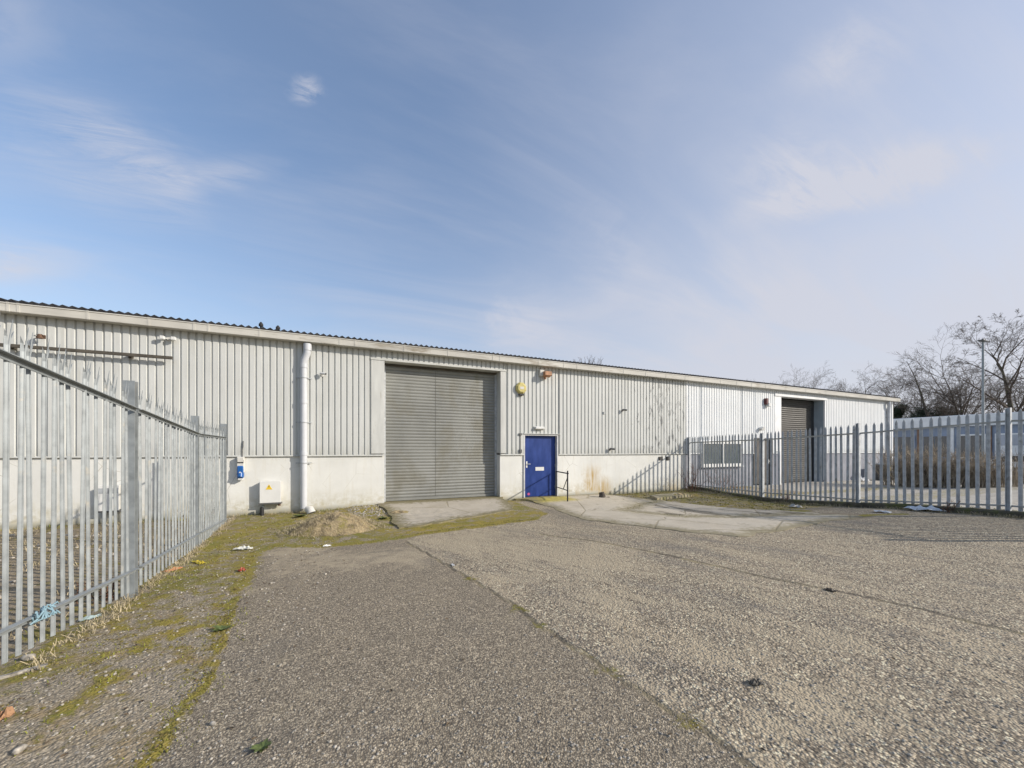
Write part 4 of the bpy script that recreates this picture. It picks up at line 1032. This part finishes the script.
blades('kerb_green', 3000, clumpy(along([[(p[0]+.2, p[1]) for p in rp]], .2), 2.0, 0), .02, .1, .01, M['grassm'], 'green weeds along the kerb of the right fence', 'grass', lean=.7)
wl = [(x, -.12) for x in (-12, 0, 1.0)]; wl2 = [(7.6, -.15), (13.2, -.15)]
blades('wall_foot_weeds', 3000, clumpy(along([wl, wl2], .1), 2.2, .05), .02, .12, .008, M['grassm'], 'weeds along the foot of the warehouse wall', 'grass', lean=.8)
blades('foot_straw', 2500, clumpy(along([wl, wl2], .12), 1.8, .05), .03, .16, .006, M['straw'], 'dead grass along the foot of the warehouse wall', 'dry grass', lean=1)
def pl_leaf(r):
    q = r.random()
    if q < .7: return (r.uniform(-2.0, .1), r.uniform(-8.8, -.4))
    if q < .93: return (r.gauss(12.4, .35), r.uniform(-9, -.5))
    p = near_cam(r); return p if in_yard(p) else None
def leaves():
    r = random.Random(5); vs = []; fs = []
    for _ in range(700):
        p = pl_leaf(r)
        if p is None: continue
        s = r.uniform(.008, .02); a = r.random()*2*PI; z = on_ground(*p)+.008; o = len(vs)
        for dx, dy, dz in ((-1,0,0),(-.2,-.5,.25),(1,0,r.uniform(0,.5)),(-.2,.5,.3),(.1,0,-.1)):
            vs.append((p[0]+(dx*math.cos(a)-dy*math.sin(a))*s, p[1]+(dx*math.sin(a)+dy*math.cos(a))*s, z+dz*s))
        fs += [(o,o+1,o+4),(o+1,o+2,o+4),(o+2,o+3,o+4),(o+3,o,o+4)]
    me = bpy.data.meshes.new('fallen_leaves'); me.from_pydata(vs, [], fs); me.materials.append(M['leafm'])
    o = bpy.data.objects.new('fallen_leaves', me); COL.objects.link(o); tag(o, 'dead brown leaves scattered over the yard', 'leaves', kind='stuff')
leaves()
# litter: crumpled scraps
def crumple(name, px, py, w, l, h, col, label, cat='litter', seed=1, rough=.5):
    g = gnd(px, py); r = random.Random(seed*31+int(px)); b = MB(); n = 9; vs = []; fs = []
    a = r.random()*PI
    for i in range(n):
        for j in range(n):
            u, v = i/(n-1)-.5, j/(n-1)-.5; k = 1-.35*r.random()*(abs(u) > .4 or abs(v) > .4)
            x, y = u*w*k, v*l*k; z = .006+abs(mn.noise(Vector((u*5+seed, v*5, seed*3.1))))*h*1.8*(1-2*max(abs(u), abs(v))**1.5*.8)+r.random()*h*.15
            vs.append((x*math.cos(a)-y*math.sin(a), x*math.sin(a)+y*math.cos(a), z))
    for i in range(n-1):
        for j in range(n-1): fs.append((i*n+j, i*n+j+1, (i+1)*n+j+1, (i+1)*n+j))
    b.add(vs, fs); o = b.build(name, mat(name+str(seed), col, rough, var=.1, vscale=20, bump=0), recalc=False); o.location = g
    tag(o, label, cat); addsolid(o, .002); return o
crumple('plastic_wrapper', 199, 563, .30, .10, .03, (.55,.43,.04), 'crumpled bright yellow wrapper in the moss by the second left fence post', seed=1)
crumple('plastic_wrapper', 173, 570.5, .26, .12, .03, (.42,.20,.09), 'crumpled orange wrapper at the foot of the left fence', seed=2)
crumple('drinks_can', 242, 571.5, .09, .10, .06, (.33,.07,.04), 'small crushed red scrap at the tarmac edge', seed=3)
crumple('crushed_carton', 244, 549.5, .30, .16, .05, (.68,.68,.62), 'crushed off-white carton lying in the grass before the meter box', seed=4)
crumple('plastic_scrap', 90, 619, .16, .09, .03, (.3,.38,.38), 'pale teal plastic scrap on the moss near the left fence', seed=5)
crumple('paper_scrap', 327, 546.5, .14, .08, .03, (.75,.74,.7), 'tiny white paper scrap on the moss before the soil heap', seed=6)
crumple('carrier_bag', 926, 511, .75, .32, .12, (.55,.60,.66), 'crumpled pale blue plastic bag at the foot of the right fence', 'bag', seed=7)
crumple('plastic_sheet', 882, 512.5, .35, .2, .06, (.75,.74,.72), 'torn white plastic scrap in the kerb grass left of the blue bag', seed=8)
crumple('dirty_rag', 795, 507.5, .35, .25, .1, (.42,.41,.38), 'grey dirty rag against the kerb of the right fence', 'rag', seed=9)
crumple('leaf_clump', 755, 684, .10, .07, .025, (.07,.06,.045), 'dark rotten leaf clump on the coarse tarmac, nearest the camera', 'leaves', seed=10)
crumple('leaf_clump', 831, 591, .12, .09, .03, (.08,.06,.04), 'dark leaf clump on the crack in the coarse tarmac', 'leaves', seed=11)
crumple('plastic_bag', 862, 481.5, .6, .5, .35, (.85,.85,.85), 'white plastic bag by the wall of the second unit', 'bag', seed=12)
crumple('broken_brick', 4, 718, .12, .08, .05, (.35,.20,.11), 'orange broken brick piece at the lower left', 'brick', seed=13, rough=.9)
crumple('plastic_scrap', 453, 565.5, .12, .04, .01, (.72,.70,.66), 'thin white plastic scrap beside the tarmac joint', seed=14)
g = gnd(12, 676); o = MB().box(-.16,.16,-.018,.018,.0,.02,.003).build('timber_offcut', M['stone']); o.location = g; o.rotation_euler.z = R(25); tag(o, 'pale grey timber offcut lying on the verge at the left edge', 'offcut')
for px, py, s, lb in ((28,660,.045,'pale rounded stone at the foot of the left fence'), (20,753,.03,'white pebble in the verge at the lower left corner'), (213,725+0,.02,'white pebble on the mossy joint')):
    g = gnd(px, py); b = MB(); b.tube([(-s,0,s*.3),(-s*.6,0,s*.4),(s*.5,0,s*.42),(s,0,s*.25)], [s*.25,s*.6,s*.55,s*.2], 9); o = b.build('stone', M['stone']); o.location = g; o.rotation_euler.z = px; tag(o, lb, 'stone')
# small weed rosette
def weed(px, py, s, label, n=14):
    g = gnd(px, py); r = random.Random(int(px)); t = empty('weed', g, label, 'weed', 'weeds growing in the yard'); b = MB()
    for k in range(n):
        a = k*2.4; L = s*r.uniform(.6, 1); w = L*.28; e = r.uniform(.2, .9); ca, sa = math.cos(a), math.sin(a)
        pts = [(0,0,0),(L*.5,w,L*.4*e),(L,0,L*.5*e),(L*.5,-w,L*.4*e)]
        b.add([(p[0]*ca-p[1]*sa, p[0]*sa+p[1]*ca, p[2]+.003) for p in pts], [(0,1,2),(0,2,3)])
    b.build('leaves', M['weed'], t, loc=(0,0,0), recalc=False); return t
weed(262, 749, .06, 'small green weed growing through the tarmac in the foreground')
weed(222, 630, .09, 'green weed in the mossy joint beside the tarmac edge')
weed(383, 519, .14, 'leafy green weed on the soil left of the concrete apron', 22)
weed(300, 517, .18, 'green weed clump at the foot of the fat downpipe', 26)

# blue twine on the loose pale
_y = -8.02; _t = (_y-lp[0][1])/(lp[1][1]-lp[0][1])
t = empty('blue_twine', (lp[0][0]+(lp[1][0]-lp[0][0])*_t+RX+.01, _y, rails_b[0]+(rails_b[1]-rails_b[0])*_t), 'knot of pale blue rope tied round the bottom rail of the left fence', 'rope')
b = MB(); r = random.Random(2)
for k in range(4):
    pts = [(.045+.02*math.cos(q*1.7+k), -.09+q*.027, .04*math.sin(q*1.3+k*1.5)+.0) for q in range(8)]
    b.tube(pts, .0065, 6)
b.tube([(.03,.1,.0),(.05,.13,-.05),(.04,.15,-.03),(.05,.17,-.06)], .006, 6); b.tube([(.04,.08,.02),(.06,.12,.04),(.05,.15,.02)], .006, 6)
b.build('strands', mat('blue_rope', (.22,.34,.40), .6, var=.1, vscale=40, bump=0), t, loc=(0,0,0))

# ------------------------------------------------------------------ trees and shrubs
def tree(name, x, y, h, seed, label, spread=1.0, n1=9, depth=4, r0=.2, upward=.35, group='bare trees beyond the warehouse', cat='tree', lean=(0,0), conifer=False, twigs=1.0, gz=None, bark='bark', twm='twig', fork=.3):
    r = random.Random(seed); tr, cr = MB(), MB()
    def branch(p, d, L, rad, lev):
        mb = tr if lev <= 0 else cr
        n = 6 if lev == 0 else 4 if lev < 3 else 2
        pts = [p]; rr_ = [rad]; q = p.copy(); dd = d.copy()
        for i in range(n):
            dd = (dd+Vector((r.gauss(0,1), r.gauss(0,1), r.gauss(0,1)))*(.08 if lev == 0 else .15)+Vector((0,0,upward*.12*(lev > 0)))).normalized()
            q = q+dd*L/n; pts.append(q.copy()); rr_.append(rad*(1-(i+1)/n*.9))
        mb.tube(pts, rr_, 7 if lev == 0 else 5 if lev == 1 else 3, caps=False)
        if lev >= depth: return
        k = n1 if lev == 0 else int((6.6 if lev == 1 else 5.4)*twigs)
        for j in range(k):
            t = (fork+(1-fork)*(j+r.random())/k) if lev == 0 else .2+.8*(j+r.random())/k
            t = min(t, .99); i = int(t*n); f = t*n-i; b0 = pts[i].lerp(pts[i+1], f); dr = (pts[i+1]-pts[i]).normalized()
            a = r.random()*2*PI+j*2.4; side = dr.orthogonal().normalized(); side.rotate(Matrix.Rotation(a, 3, dr))
            ang = (R(78) if conifer and lev == 0 else R(r.uniform(25, 52)))*spread
            nd = (dr*math.cos(ang)+side*math.sin(ang)).normalized()
            if lev == 0 and conifer: LL = L*.42*(1.15-t)*r.uniform(.7, 1.1)
            else: LL = L*(.6 if lev else .62)*(1.15-.55*t)*r.uniform(.7, 1.15)
            branch(b0, nd, LL, max(rr_[i]*(.6 if not conifer else .3), .011), lev+1)
    z0 = gz if gz is not None else H(x, y)
    branch(Vector((0,0,-.1)), Vector((lean[0], lean[1], 1)).normalized(), h*(.80 if not conifer else .97), r0, 0)
    t = empty(name, (x, y, z0), label, cat, group)
    tr.build('trunk', M[bark], t, loc=(0,0,0), recalc=False); cr.build('crown', M[twm], t, loc=(0,0,0), recalc=False); return t
def treeat(px, z, ytop, seed, label, **k):
    x, y = W(px, z); h = EYE+(HOR-ytop)/F*z; return tree('bare_tree', x, y, h, seed, label, **k)
treeat(1012, 40, 318, 11, 'largest bare spreading tree at the right edge, right of the lamp column', n1=11, spread=1.15, r0=.34, depth=5, twigs=.95, fork=.32)
treeat(968, 46, 340, 12, 'tall thin bare tree leaning left just left of the lamp column', n1=12, r0=.2, depth=4, lean=(-.2,-.1), twigs=1.1)
treeat(940, 44, 350, 13, 'bare larch-like tree with level branches, left of the leaning tree', n1=26, conifer=True, r0=.2, depth=3, spread=1.05, twigs=1.1, upward=.1)
treeat(948, 46, 382, 14, 'short bare tree under the level-branched tree', n1=10, r0=.15, depth=4)
treeat(998, 50, 372, 15, 'bare tree behind the lamp column, lower than the largest one', n1=12, r0=.2, depth=4, spread=1.2)
treeat(975, 52, 385, 25, 'low bare tree in the row between the leaning and largest trees', n1=12, r0=.2, depth=4, spread=1.2)
treeat(870, 62, 370, 16, 'round-headed bare tree just above the right end of the roof', n1=12, r0=.26, depth=4, spread=1.15, twigs=1.1)
treeat(850, 66, 385, 17, 'low bare tree left of the round-headed one above the roof', n1=11, r0=.22, depth=4)
treeat(893, 60, 374, 18, 'bare tree standing at the right end of the roof', n1=12, r0=.22, depth=4, spread=1.2)
treeat(912, 58, 388, 19, 'small bare tree in the gap right of the building end', n1=12, r0=.18, depth=4, spread=1.2)
treeat(793, 75, 373, 20, 'bare tree poking above the roof over the brown shutter', n1=12, r0=.25, depth=4)
treeat(776, 80, 385, 21, 'very low bare treetop left of the one over the brown shutter', n1=10, r0=.22, depth=4)
treeat(812, 80, 387, 22, 'very low bare treetop right of the one over the brown shutter', n1=10, r0=.22, depth=4)
treeat(753, 84, 379, 23, 'farthest left bare treetop just above the roof', n1=9, r0=.2, depth=4)
treeat(830, 80, 383, 24, 'bare treetop hardly showing above the roof, midway to the round-headed one', n1=10, r0=.22, depth=4)
treeat(925, 47, 372, 31, 'twiggy bare tree just right of the building corner, behind the evergreens', n1=12, r0=.18, depth=4, spread=1.1)
treeat(958, 43, 366, 32, 'many-stemmed bare tree between the level-branched tree and the lamp column', n1=13, r0=.2, depth=4, spread=1.15)
treeat(1024, 48, 352, 33, 'bare tree cut by the right edge of the photo', n1=13, r0=.25, depth=4, spread=1.15)
def evergreen(px, z, ytop, wpx, seed, label):
    x, y = W(px, z); h = EYE+(HOR-ytop)/F*z; w = wpx/F*z/2; r = random.Random(seed)
    t = empty('evergreen_shrub', (x, y, H(x, y)), label, 'evergreen', 'dark evergreens beyond the warehouse')
    MB().tube([(0,0,-.1),(0,0,h*.8)], [.15,.04], 7).build('trunk', M['bark'], t, loc=(0,0,0))
    vs = []; fs = []
    cl = [(r.gauss(0, w*.45), r.gauss(0, w*.45), h*r.uniform(.2, .9), r.uniform(.3, .6)*w) for _ in range(16)]+[(0,0,h*.8,w*.4)]
    for _ in range(7000):
        c = r.choice(cl); k = max(.25, 1-(c[2]/h)**2*.6); d = Vector((r.gauss(0,1), r.gauss(0,1), r.gauss(0,1))).normalized()*c[3]*r.uniform(.3, 1.25)
        p = Vector((c[0]*k, c[1]*k, c[2])) + d
        if p.z > h*1.1 or p.z < 0: continue
        a = Vector((r.gauss(0,1), r.gauss(0,1), r.gauss(0,1))).normalized()*.2; b_ = a.orthogonal().normalized()*.06; o = len(vs)
        vs += [p-a, p+b_, p+a]; fs.append((o, o+1, o+2))
    MBx = MB(); MBx.add(vs, fs); MBx.build('crown', M['evergreen'], t, loc=(0,0,0), recalc=False)
evergreen(899, 48, 398, 17, 1, 'dark evergreen touching the right end of the warehouse')
evergreen(921, 46, 398, 30, 2, 'broad dark evergreen left of the level-branched tree')
evergreen(945, 50, 404, 20, 3, 'dark evergreen behind the foot of the level-branched tree')
# brown clipped hedge beyond the fence: many thin stems
def shrub(name, x, y, h, w, n, seed, label, matl, group=None, cat='shrub', rad=.008, leaf=0):
    r = random.Random(seed); t = empty(name, (x, y, H(x, y)), label, cat, group); b = MB(); lv = MB()
    for _ in range(n):
        a = r.random()*2*PI; q = r.random()**.5*w*.45; p = Vector((math.cos(a)*q, math.sin(a)*q, -.03)); d = Vector((math.cos(a)*.35*r.random(), math.sin(a)*.35*r.random(), 1)).normalized(); L = h*r.uniform(.55, 1)
        pts = [p.copy()]; 
        for i in range(4):
            d = (d+Vector((r.gauss(0,.16), r.gauss(0,.16), r.gauss(0,.05)))).normalized(); p = p+d*L/4; pts.append(p.copy())
            for _k in range(2):
                e = (d+Vector((r.gauss(0,.7), r.gauss(0,.7), .2))).normalized(); b.tube([p, p+e*L*.13, p+e*L*.13+Vector((r.gauss(0,.03), r.gauss(0,.03), L*.1))], [rad*.6, rad*.4, rad*.2], 3, caps=False)
                if leaf and r.random() < leaf:
                    q0 = p+e*L*.12; s_ = .03; lv.add([q0, q0+Vector((s_, r.gauss(0,s_), s_*.5)), q0+Vector((r.gauss(0,s_), s_, -s_*.3))], [(0,1,2)])
        b.tube(pts, [rad, rad*.9, rad*.7, rad*.5, rad*.3], 4, caps=False)
    b.build('stems', matl, t, loc=(0,0,0), recalc=False)
    if leaf and lv.v: lv.build('leaves', M['leafm'], t, loc=(0,0,0), recalc=False)
    return t
x0, y0 = W(899, 18.2); x1, y1 = W(996, 16.0)
names_h = ['tall brown twiggy shrub at the left end of the hedge beyond the right fence', 'second brown twiggy shrub from the left in the hedge beyond the right fence', 'third brown shrub from the left in the hedge beyond the right fence', 'middle brown shrub of the hedge beyond the right fence', 'fifth brown shrub from the left in the hedge beyond the right fence', 'brown shrub next to last at the right of the hedge', 'brown twiggy shrub at the right end of the hedge beyond the right fence']
for k in range(7):
    t_ = k/6; hh = 1.75 if k < 4 else 1.45
    shrub('hedge_shrub', x0+(x1-x0)*t_, y0+(y1-y0)*t_, hh, 1.3, 85, 50+k, names_h[k], M['hedge'], 'brown shrubs of the hedge', rad=.012, leaf=.5)
x0, y0 = W(1003, 19); x1, y1 = W(1060, 17)
for k, lb in enumerate(('low brown bush beyond the right fence at the photo edge', 'low brown bush right of the photo edge bush', 'low brown bush farthest right beyond the fence')):
    shrub('low_bush', x0+(x1-x0)*k/2, y0+(y1-y0)*k/2, .75, 1.5, 90, 70+k, lb, M['hedge'], 'low brown bushes', rad=.014, leaf=.5)
# brambles round the end of the right fence
gx = rp[0][0]
for k, (px, py, h_, w_, n_, lb) in enumerate(((690, 492, 1.1, .45, 16, 'reddish bare bramble at the wall end of the right fence'), (722, 492, .95, .5, 14, 'bare bramble below the window of the second unit'), (738, 490, .5, .6, 14, 'low bare bramble behind the right fence left of the grey-brown door'), (786, 503, .35, .3, 12, 'low weedy stems in the right fence right of its second post'), (944, 512, .38, .25, 7, 'few bare stalks at the foot of the right fence beside the blue bag'))):
    g = gnd(px, py); shrub('bramble', g.x, g.y, h_, w_, n_, 90+k, lb, M['bramble'], 'brambles', rad=.008, leaf=.15)
for k, (px, py, lb) in enumerate(((208, 527, 'dark red-leaved bramble growing through the far left fence panel'), (113, 600, 'thin dead bramble at the foot of the near left fence post'))):
    g = gnd(px, py); shrub('bramble', g.x-.12, g.y, .55 if k == 0 else .3, .35, 12, 120+k, lb, M['bramble'], 'brambles', rad=.006, leaf=.7)
# weed twigs on the roof
yy = .3; x = wx(587, yy); t = shrub('roof_weeds', x, yy, .34, 1.2, 26, 140, 'dead twiggy weeds growing on the roof edge above the blue door side', M['twig'], rad=.007); t.location.z = 4.79

# ------------------------------------------------------------------ lamp column
x, y = W(983, 22.6); z = EYE+(450-341.5)/F*22.6
t = empty('lamp_column', (x, y, H(x, y)), 'tall thin grey lighting column beyond the right fence', 'street lamp'); hh = z-H(x, y)
MB().tube([(0,0,-.1),(0,0,1.2)], .085, 12).tube([(0,0,1.2),(0,0,hh)], [.065,.05], 12).build('pole', M['galv'], t, loc=(0,0,0))
MB().box(-.4,.4,-.13,.13,hh,hh+.06,.02).tube([(0,0,hh+.05),(0,0,hh+.17)], [.06,.04], 8).build('lamp_head', M['darkgrey'], t, loc=(0,0,0))

# ------------------------------------------------------------------ far office building and vehicles beyond the fence
xf = 40.0; ob = empty('office_block', (xf+4, 4, 0), 'low flat-roofed blue-grey unit with a pale fascia seen far behind the right fence', 'building')
y0, y1 = -16, 8.0
MB().box(xf, xf+12, y0, y1, -.3, 3.25).build('wall', M['officewall'], ob)
MB().box(xf-.25, xf+12.2, y0-.2, y1+.2, 3.25, 4.05, .03).build('fascia', M['cream'], ob)
k = 0
yy = y1-.8
while yy > y0+2:
    gm = 'glass_dark' if k < 5 or k > 9 else 'glass_pale'
    f = MB(); f.box(xf-.06, xf-.001, yy-1.35, yy, 1.0, 2.7); w_ = f.build('window', M['cream'] if k % 5 in (0, 4) else M['officewall'], ob)
    for s in (0, 1): MB().box(xf-.075, xf-.061, yy-1.28+s*.65, yy-.66+s*.6, 1.9 if gm == 'glass_pale' else 1.1, 2.6).build('pane', M[gm], w_, loc=(0,0,0))
    MB().box(xf-.09, xf-.001, yy-1.62, yy-1.45, -.2, 3.2).build('pier', M['cream'] if k % 2 else M['brickfar'], ob)
    yy -= 1.75; k += 1
# parked cars behind hedge (far)
def car(x, y, rz, col, label, van=False):
    t = empty('parked_van' if van else 'parked_car', (x, y, H(x, y)), label, 'van' if van else 'car', 'vehicles parked before the office block'); m = mat('car_paint', col, .3, var=.02, bump=0, spec=.6)
    L = 2.4 if van else 2.1; hb = .95; ht = 1.95 if van else 1.45
    if van: pr = [(-L,.35),(L,.35),(L,.8),(L-.25,1.0),(L-.95,1.15),(L-1.5,ht-.1),(L-1.8,ht),(-L,ht)]
    else: pr = [(-L,.35),(L,.35),(L,.7),(L-.2,.82),(L-1.05,.95),(L-1.75,ht-.05),(L-2.1,ht),(-L+1.1,ht),(-L+.35,1.0),(-L,.9)]
    b = MB(); b.extr([(p[0], p[1]) for p in pr], 'y', -.85, .85); o = b.build('body', m, t, loc=(0,0,0)); bv = o.modifiers.new('b', 'BEVEL'); bv.width = .06; bv.segments = 3
    wn = [(L-1.15,1.0),(L-1.7,ht-.12),(L-2.05,ht-.1),(L-2.4,ht-.1),(L-2.4,1.0)] if van else [(L-1.2,.98),(L-1.78,ht-.12),(-L+1.15,ht-.1),(-L+.6,1.0)]
    for s in (-1, 1): MB().extr(wn, 'y', s*.853, s*.86).build('side_window', M['glass_dark'], t, loc=(0,0,0))
    for s in (-1, 1):
        for xx in (L-.75, -L+.8):
            w = MB().tube([(xx, s*.66, .32), (xx, s*.87, .32)], .32, 20).build('wheel', M['black'], t, loc=(0,0,0)); MB().tube([(xx, s*.872, .32), (xx, s*.88, .32)], .19, 14).build('rim', M['galv'], w, loc=(0,0,0))
        MB().box(L-.03, L+.02, s*.6-.15, s*.6+.15, .62, .76, .01).build('headlight', M['white'], t, loc=(0,0,0))
        MB().box(-L-.02, -L+.03, s*.7-.08, s*.7+.08, .7, .95, .01).build('tail_light', M['red'], t, loc=(0,0,0))
    t.rotation_euler.z = rz
x, y = W(1005, 26); car(x, y, R(95), (.16,.18,.2), 'dark car parked beyond the right fence, half hidden by pales')
x, y = W(1018, 23.5); car(x, y, R(92), (.7,.7,.7), 'pale car parked beyond the right fence at the photo edge')
# green-yellow grit bin at the corner of the warehouse
x, y = W(882.6, 21.5); t = empty('grit_bin', (x, y, H(x, y)), 'dark bin with a yellow panel at the far right corner of the warehouse', 'bin')
b = MB(); b.extr([(-.3,0),(.3,0),(.36,.85),(-.36,.85)], 'y', -.25, .25); b.build('body', M['darkgrey'], t, loc=(0,0,0)); MB().box(-.38,.38,-.3,.3,.86,.94,.02).build('lid', M['bluegrey'], t, loc=(0,0,0)); MB().box(-.26,.1,-.3,-.285,.15,.75).build('yellow_panel', M['yellow'], t, loc=(0,0,0))

# ------------------------------------------------------------------ light, sky, camera
sun_to = Vector((1.4, -1.0, .80)).normalized()
elev = math.asin(sun_to.z); azim = math.atan2(sun_to.x, sun_to.y)      # clockwise from +y
sd = bpy.data.lights.new('sun', 'SUN'); sd.energy = 4.3; sd.angle = R(.55); sd.color = (1, .92, .81)
so_ = bpy.data.objects.new('sun', sd); COL.objects.link(so_); so_.rotation_euler = (-sun_to).to_track_quat('-Z', 'Y').to_euler(); so_.location = (0, -20, 20)
w = bpy.data.worlds.new('World'); scene.world = w; w.use_nodes = True; nt = NT(w.node_tree)
bg = w.node_tree.nodes['Background']; bg.inputs['Strength'].default_value = .14
sky = nt.n('ShaderNodeTexSky'); sky.sky_type = 'NISHITA'; sky.sun_disc = False; sky.sun_elevation = elev; sky.sun_rotation = azim
sky.air_density = 1.0; sky.dust_density = 1.6; sky.ozone_density = 1.6; sky.altitude = 50
tc = nt.n('ShaderNodeTexCoord').outputs['Generated']; sx, sy, sz = nt.sep(tc)
den = nt.math('ADD', nt.math('MAXIMUM', sz, 0.0), .22)
cx = nt.math('DIVIDE', sx, den); cy = nt.math('DIVIDE', sy, den)
cb_ = nt.n('ShaderNodeCombineXYZ'); nt.link(cx, cb_.inputs[0]); nt.link(cy, cb_.inputs[1]); cp = cb_.outputs[0]
def skyp(px, py):
    d = raydir(px, py).normalized(); return d.x/(d.z+.22), d.y/(d.z+.22)
mp = nt.n('ShaderNodeMapping'); mp.inputs['Rotation'].default_value = (0,0,R(38)); mp.inputs['Scale'].default_value = (.55, 1.9, 1); nt.link(cp, mp.inputs['Vector'])
wn1 = nt.noise(mp.outputs[0], 1.1, 8, .6, .9); wn2 = nt.noise(cp, 3.0, 8, .62, .6); wn3 = nt.noise(cp, .7, 4, .5); wn4 = nt.noise(cp, 14, 8, .7, 1.0); mp5 = nt.n('ShaderNodeMapping'); mp5.inputs['Rotation'].default_value = (0,0,R(-20)); mp5.inputs['Scale'].default_value = (1.2, 5.5, 1); nt.link(cp, mp5.inputs['Vector']); wn5 = nt.noise(mp5.outputs[0], 2.2, 11, .72, 1.1)
veil = nt.math('MULTIPLY', nt.rng(nt.math('ADD', nt.math('MULTIPLY', wn1, .6), nt.math('MULTIPLY', wn3, .4)), .40, .72, 0, 1, True), .34)
hz_ = nt.rng(sz, .0, .6, 1, 0, True)
# more veil low and to the right
dirr = nt.n('ShaderNodeVectorMath', operation='DOT_PRODUCT'); nt.link(tc, dirr.inputs[0]); dirr.inputs[1].default_value = tuple(Vector((1, .05, -.15)).normalized())
rt = nt.rng(dirr.outputs['Value'], .05, .95, 0, 1, True)
tot = nt.math('ADD', nt.math('ADD', nt.math('ADD', veil, .16), nt.math('MULTIPLY', hz_, .34)), nt.math('MULTIPLY', rt, .45))
def wisp(x0, y0, x1, y1, wd, k, nz, lo, hi):
    global tot
    a, b_ = Vector(skyp(x0, y0)), Vector(skyp(x1, y1)); c = (a+b_)/2; L = (b_-a).length/2; an = math.atan2((b_-a).y, (b_-a).x)
    m_ = nt.n('ShaderNodeMapping', vector_type='TEXTURE'); m_.inputs['Location'].default_value = (c.x, c.y, 0); m_.inputs['Rotation'].default_value = (0,0,an); m_.inputs['Scale'].default_value = (L, wd, 1)
    off = nt.n('ShaderNodeVectorMath', operation='ADD'); nt.link(cp, off.inputs[0])
    cbn = nt.n('ShaderNodeCombineXYZ'); nt.link(nt.math('MULTIPLY', nt.math('SUBTRACT', wn2, .5), wd*2.2), cbn.inputs[0]); nt.link(nt.math('MULTIPLY', nt.math('SUBTRACT', wn1, .5), wd*1.6), cbn.inputs[1]); nt.link(cbn.outputs[0], off.inputs[1])
    nt.link(off.outputs[0], m_.inputs['Vector'])
    ln = nt.n('ShaderNodeVectorMath', operation='LENGTH'); nt.link(m_.outputs[0], ln.inputs[0])
    g_ = nt.rng(ln.outputs['Value'], 0, 1.25, 1, 0, True)
    f = nt.math('MULTIPLY', nt.math('MULTIPLY', g_, nt.rng(nz, lo, hi)), k)
    tot = nt.math('ADD', tot, f)
wisp(293, 72, 316, 100, .05, .62, wn4, .42, .62)
wisp(150, 195, 285, 160, .05, .34, wn5, .30, .66)
wisp(-20, 130, 230, 205, .22, .34, wn5, .36, .7)
wisp(40, 95, 200, 190, .09, .45, wn5, .3, .65)
wisp(-30, 250, 45, 285, .22, .5, wn2, .3, .6)
wisp(720, 225, 1030, 145, .11, .6, wn5, .28, .72)
wisp(720, 150, 860, 200, .12, .42, wn5, .35, .65)
wisp(800, 110, 905, 0, .10, .28, wn5, .3, .6)
wisp(480, 330, 560, 338, .35, .25, wn2, .35, .6)
wisp(560, 260, 690, 250, .25, .16, wn2, .3, .65)
wisp(0, 20, 60, 60, .12, .2, wn2, .3, .65)
totc = nt.math('MINIMUM', tot, .93)
skyc = sky.outputs[0]
hsv = nt.n('ShaderNodeHueSaturation'); nt.link(skyc, hsv.inputs['Color']); hsv.inputs['Saturation'].default_value = 1.2; hsv.inputs['Value'].default_value = 1.22
nt.link(nt.mix(totc, hsv.outputs[0], (4.02, 4.08, 4.55)), bg.inputs['Color'])

cam = bpy.data.cameras.new('camera'); co_ = bpy.data.objects.new('camera', cam); COL.objects.link(co_)
co_.location = CAM; co_.rotation_euler = (R(90), 0, -YAW); cam.sensor_width = 36; cam.lens = 36*F/1024; cam.shift_y = 66/1024
cam.clip_end = 3000; cam.clip_start = .05; scene.camera = co_
vs_ = scene.view_settings; vs_.view_transform = 'Standard'; vs_.look = 'None'; vs_.gamma = 1; vs_.exposure = 0.22
scene.render.engine = 'CYCLES'
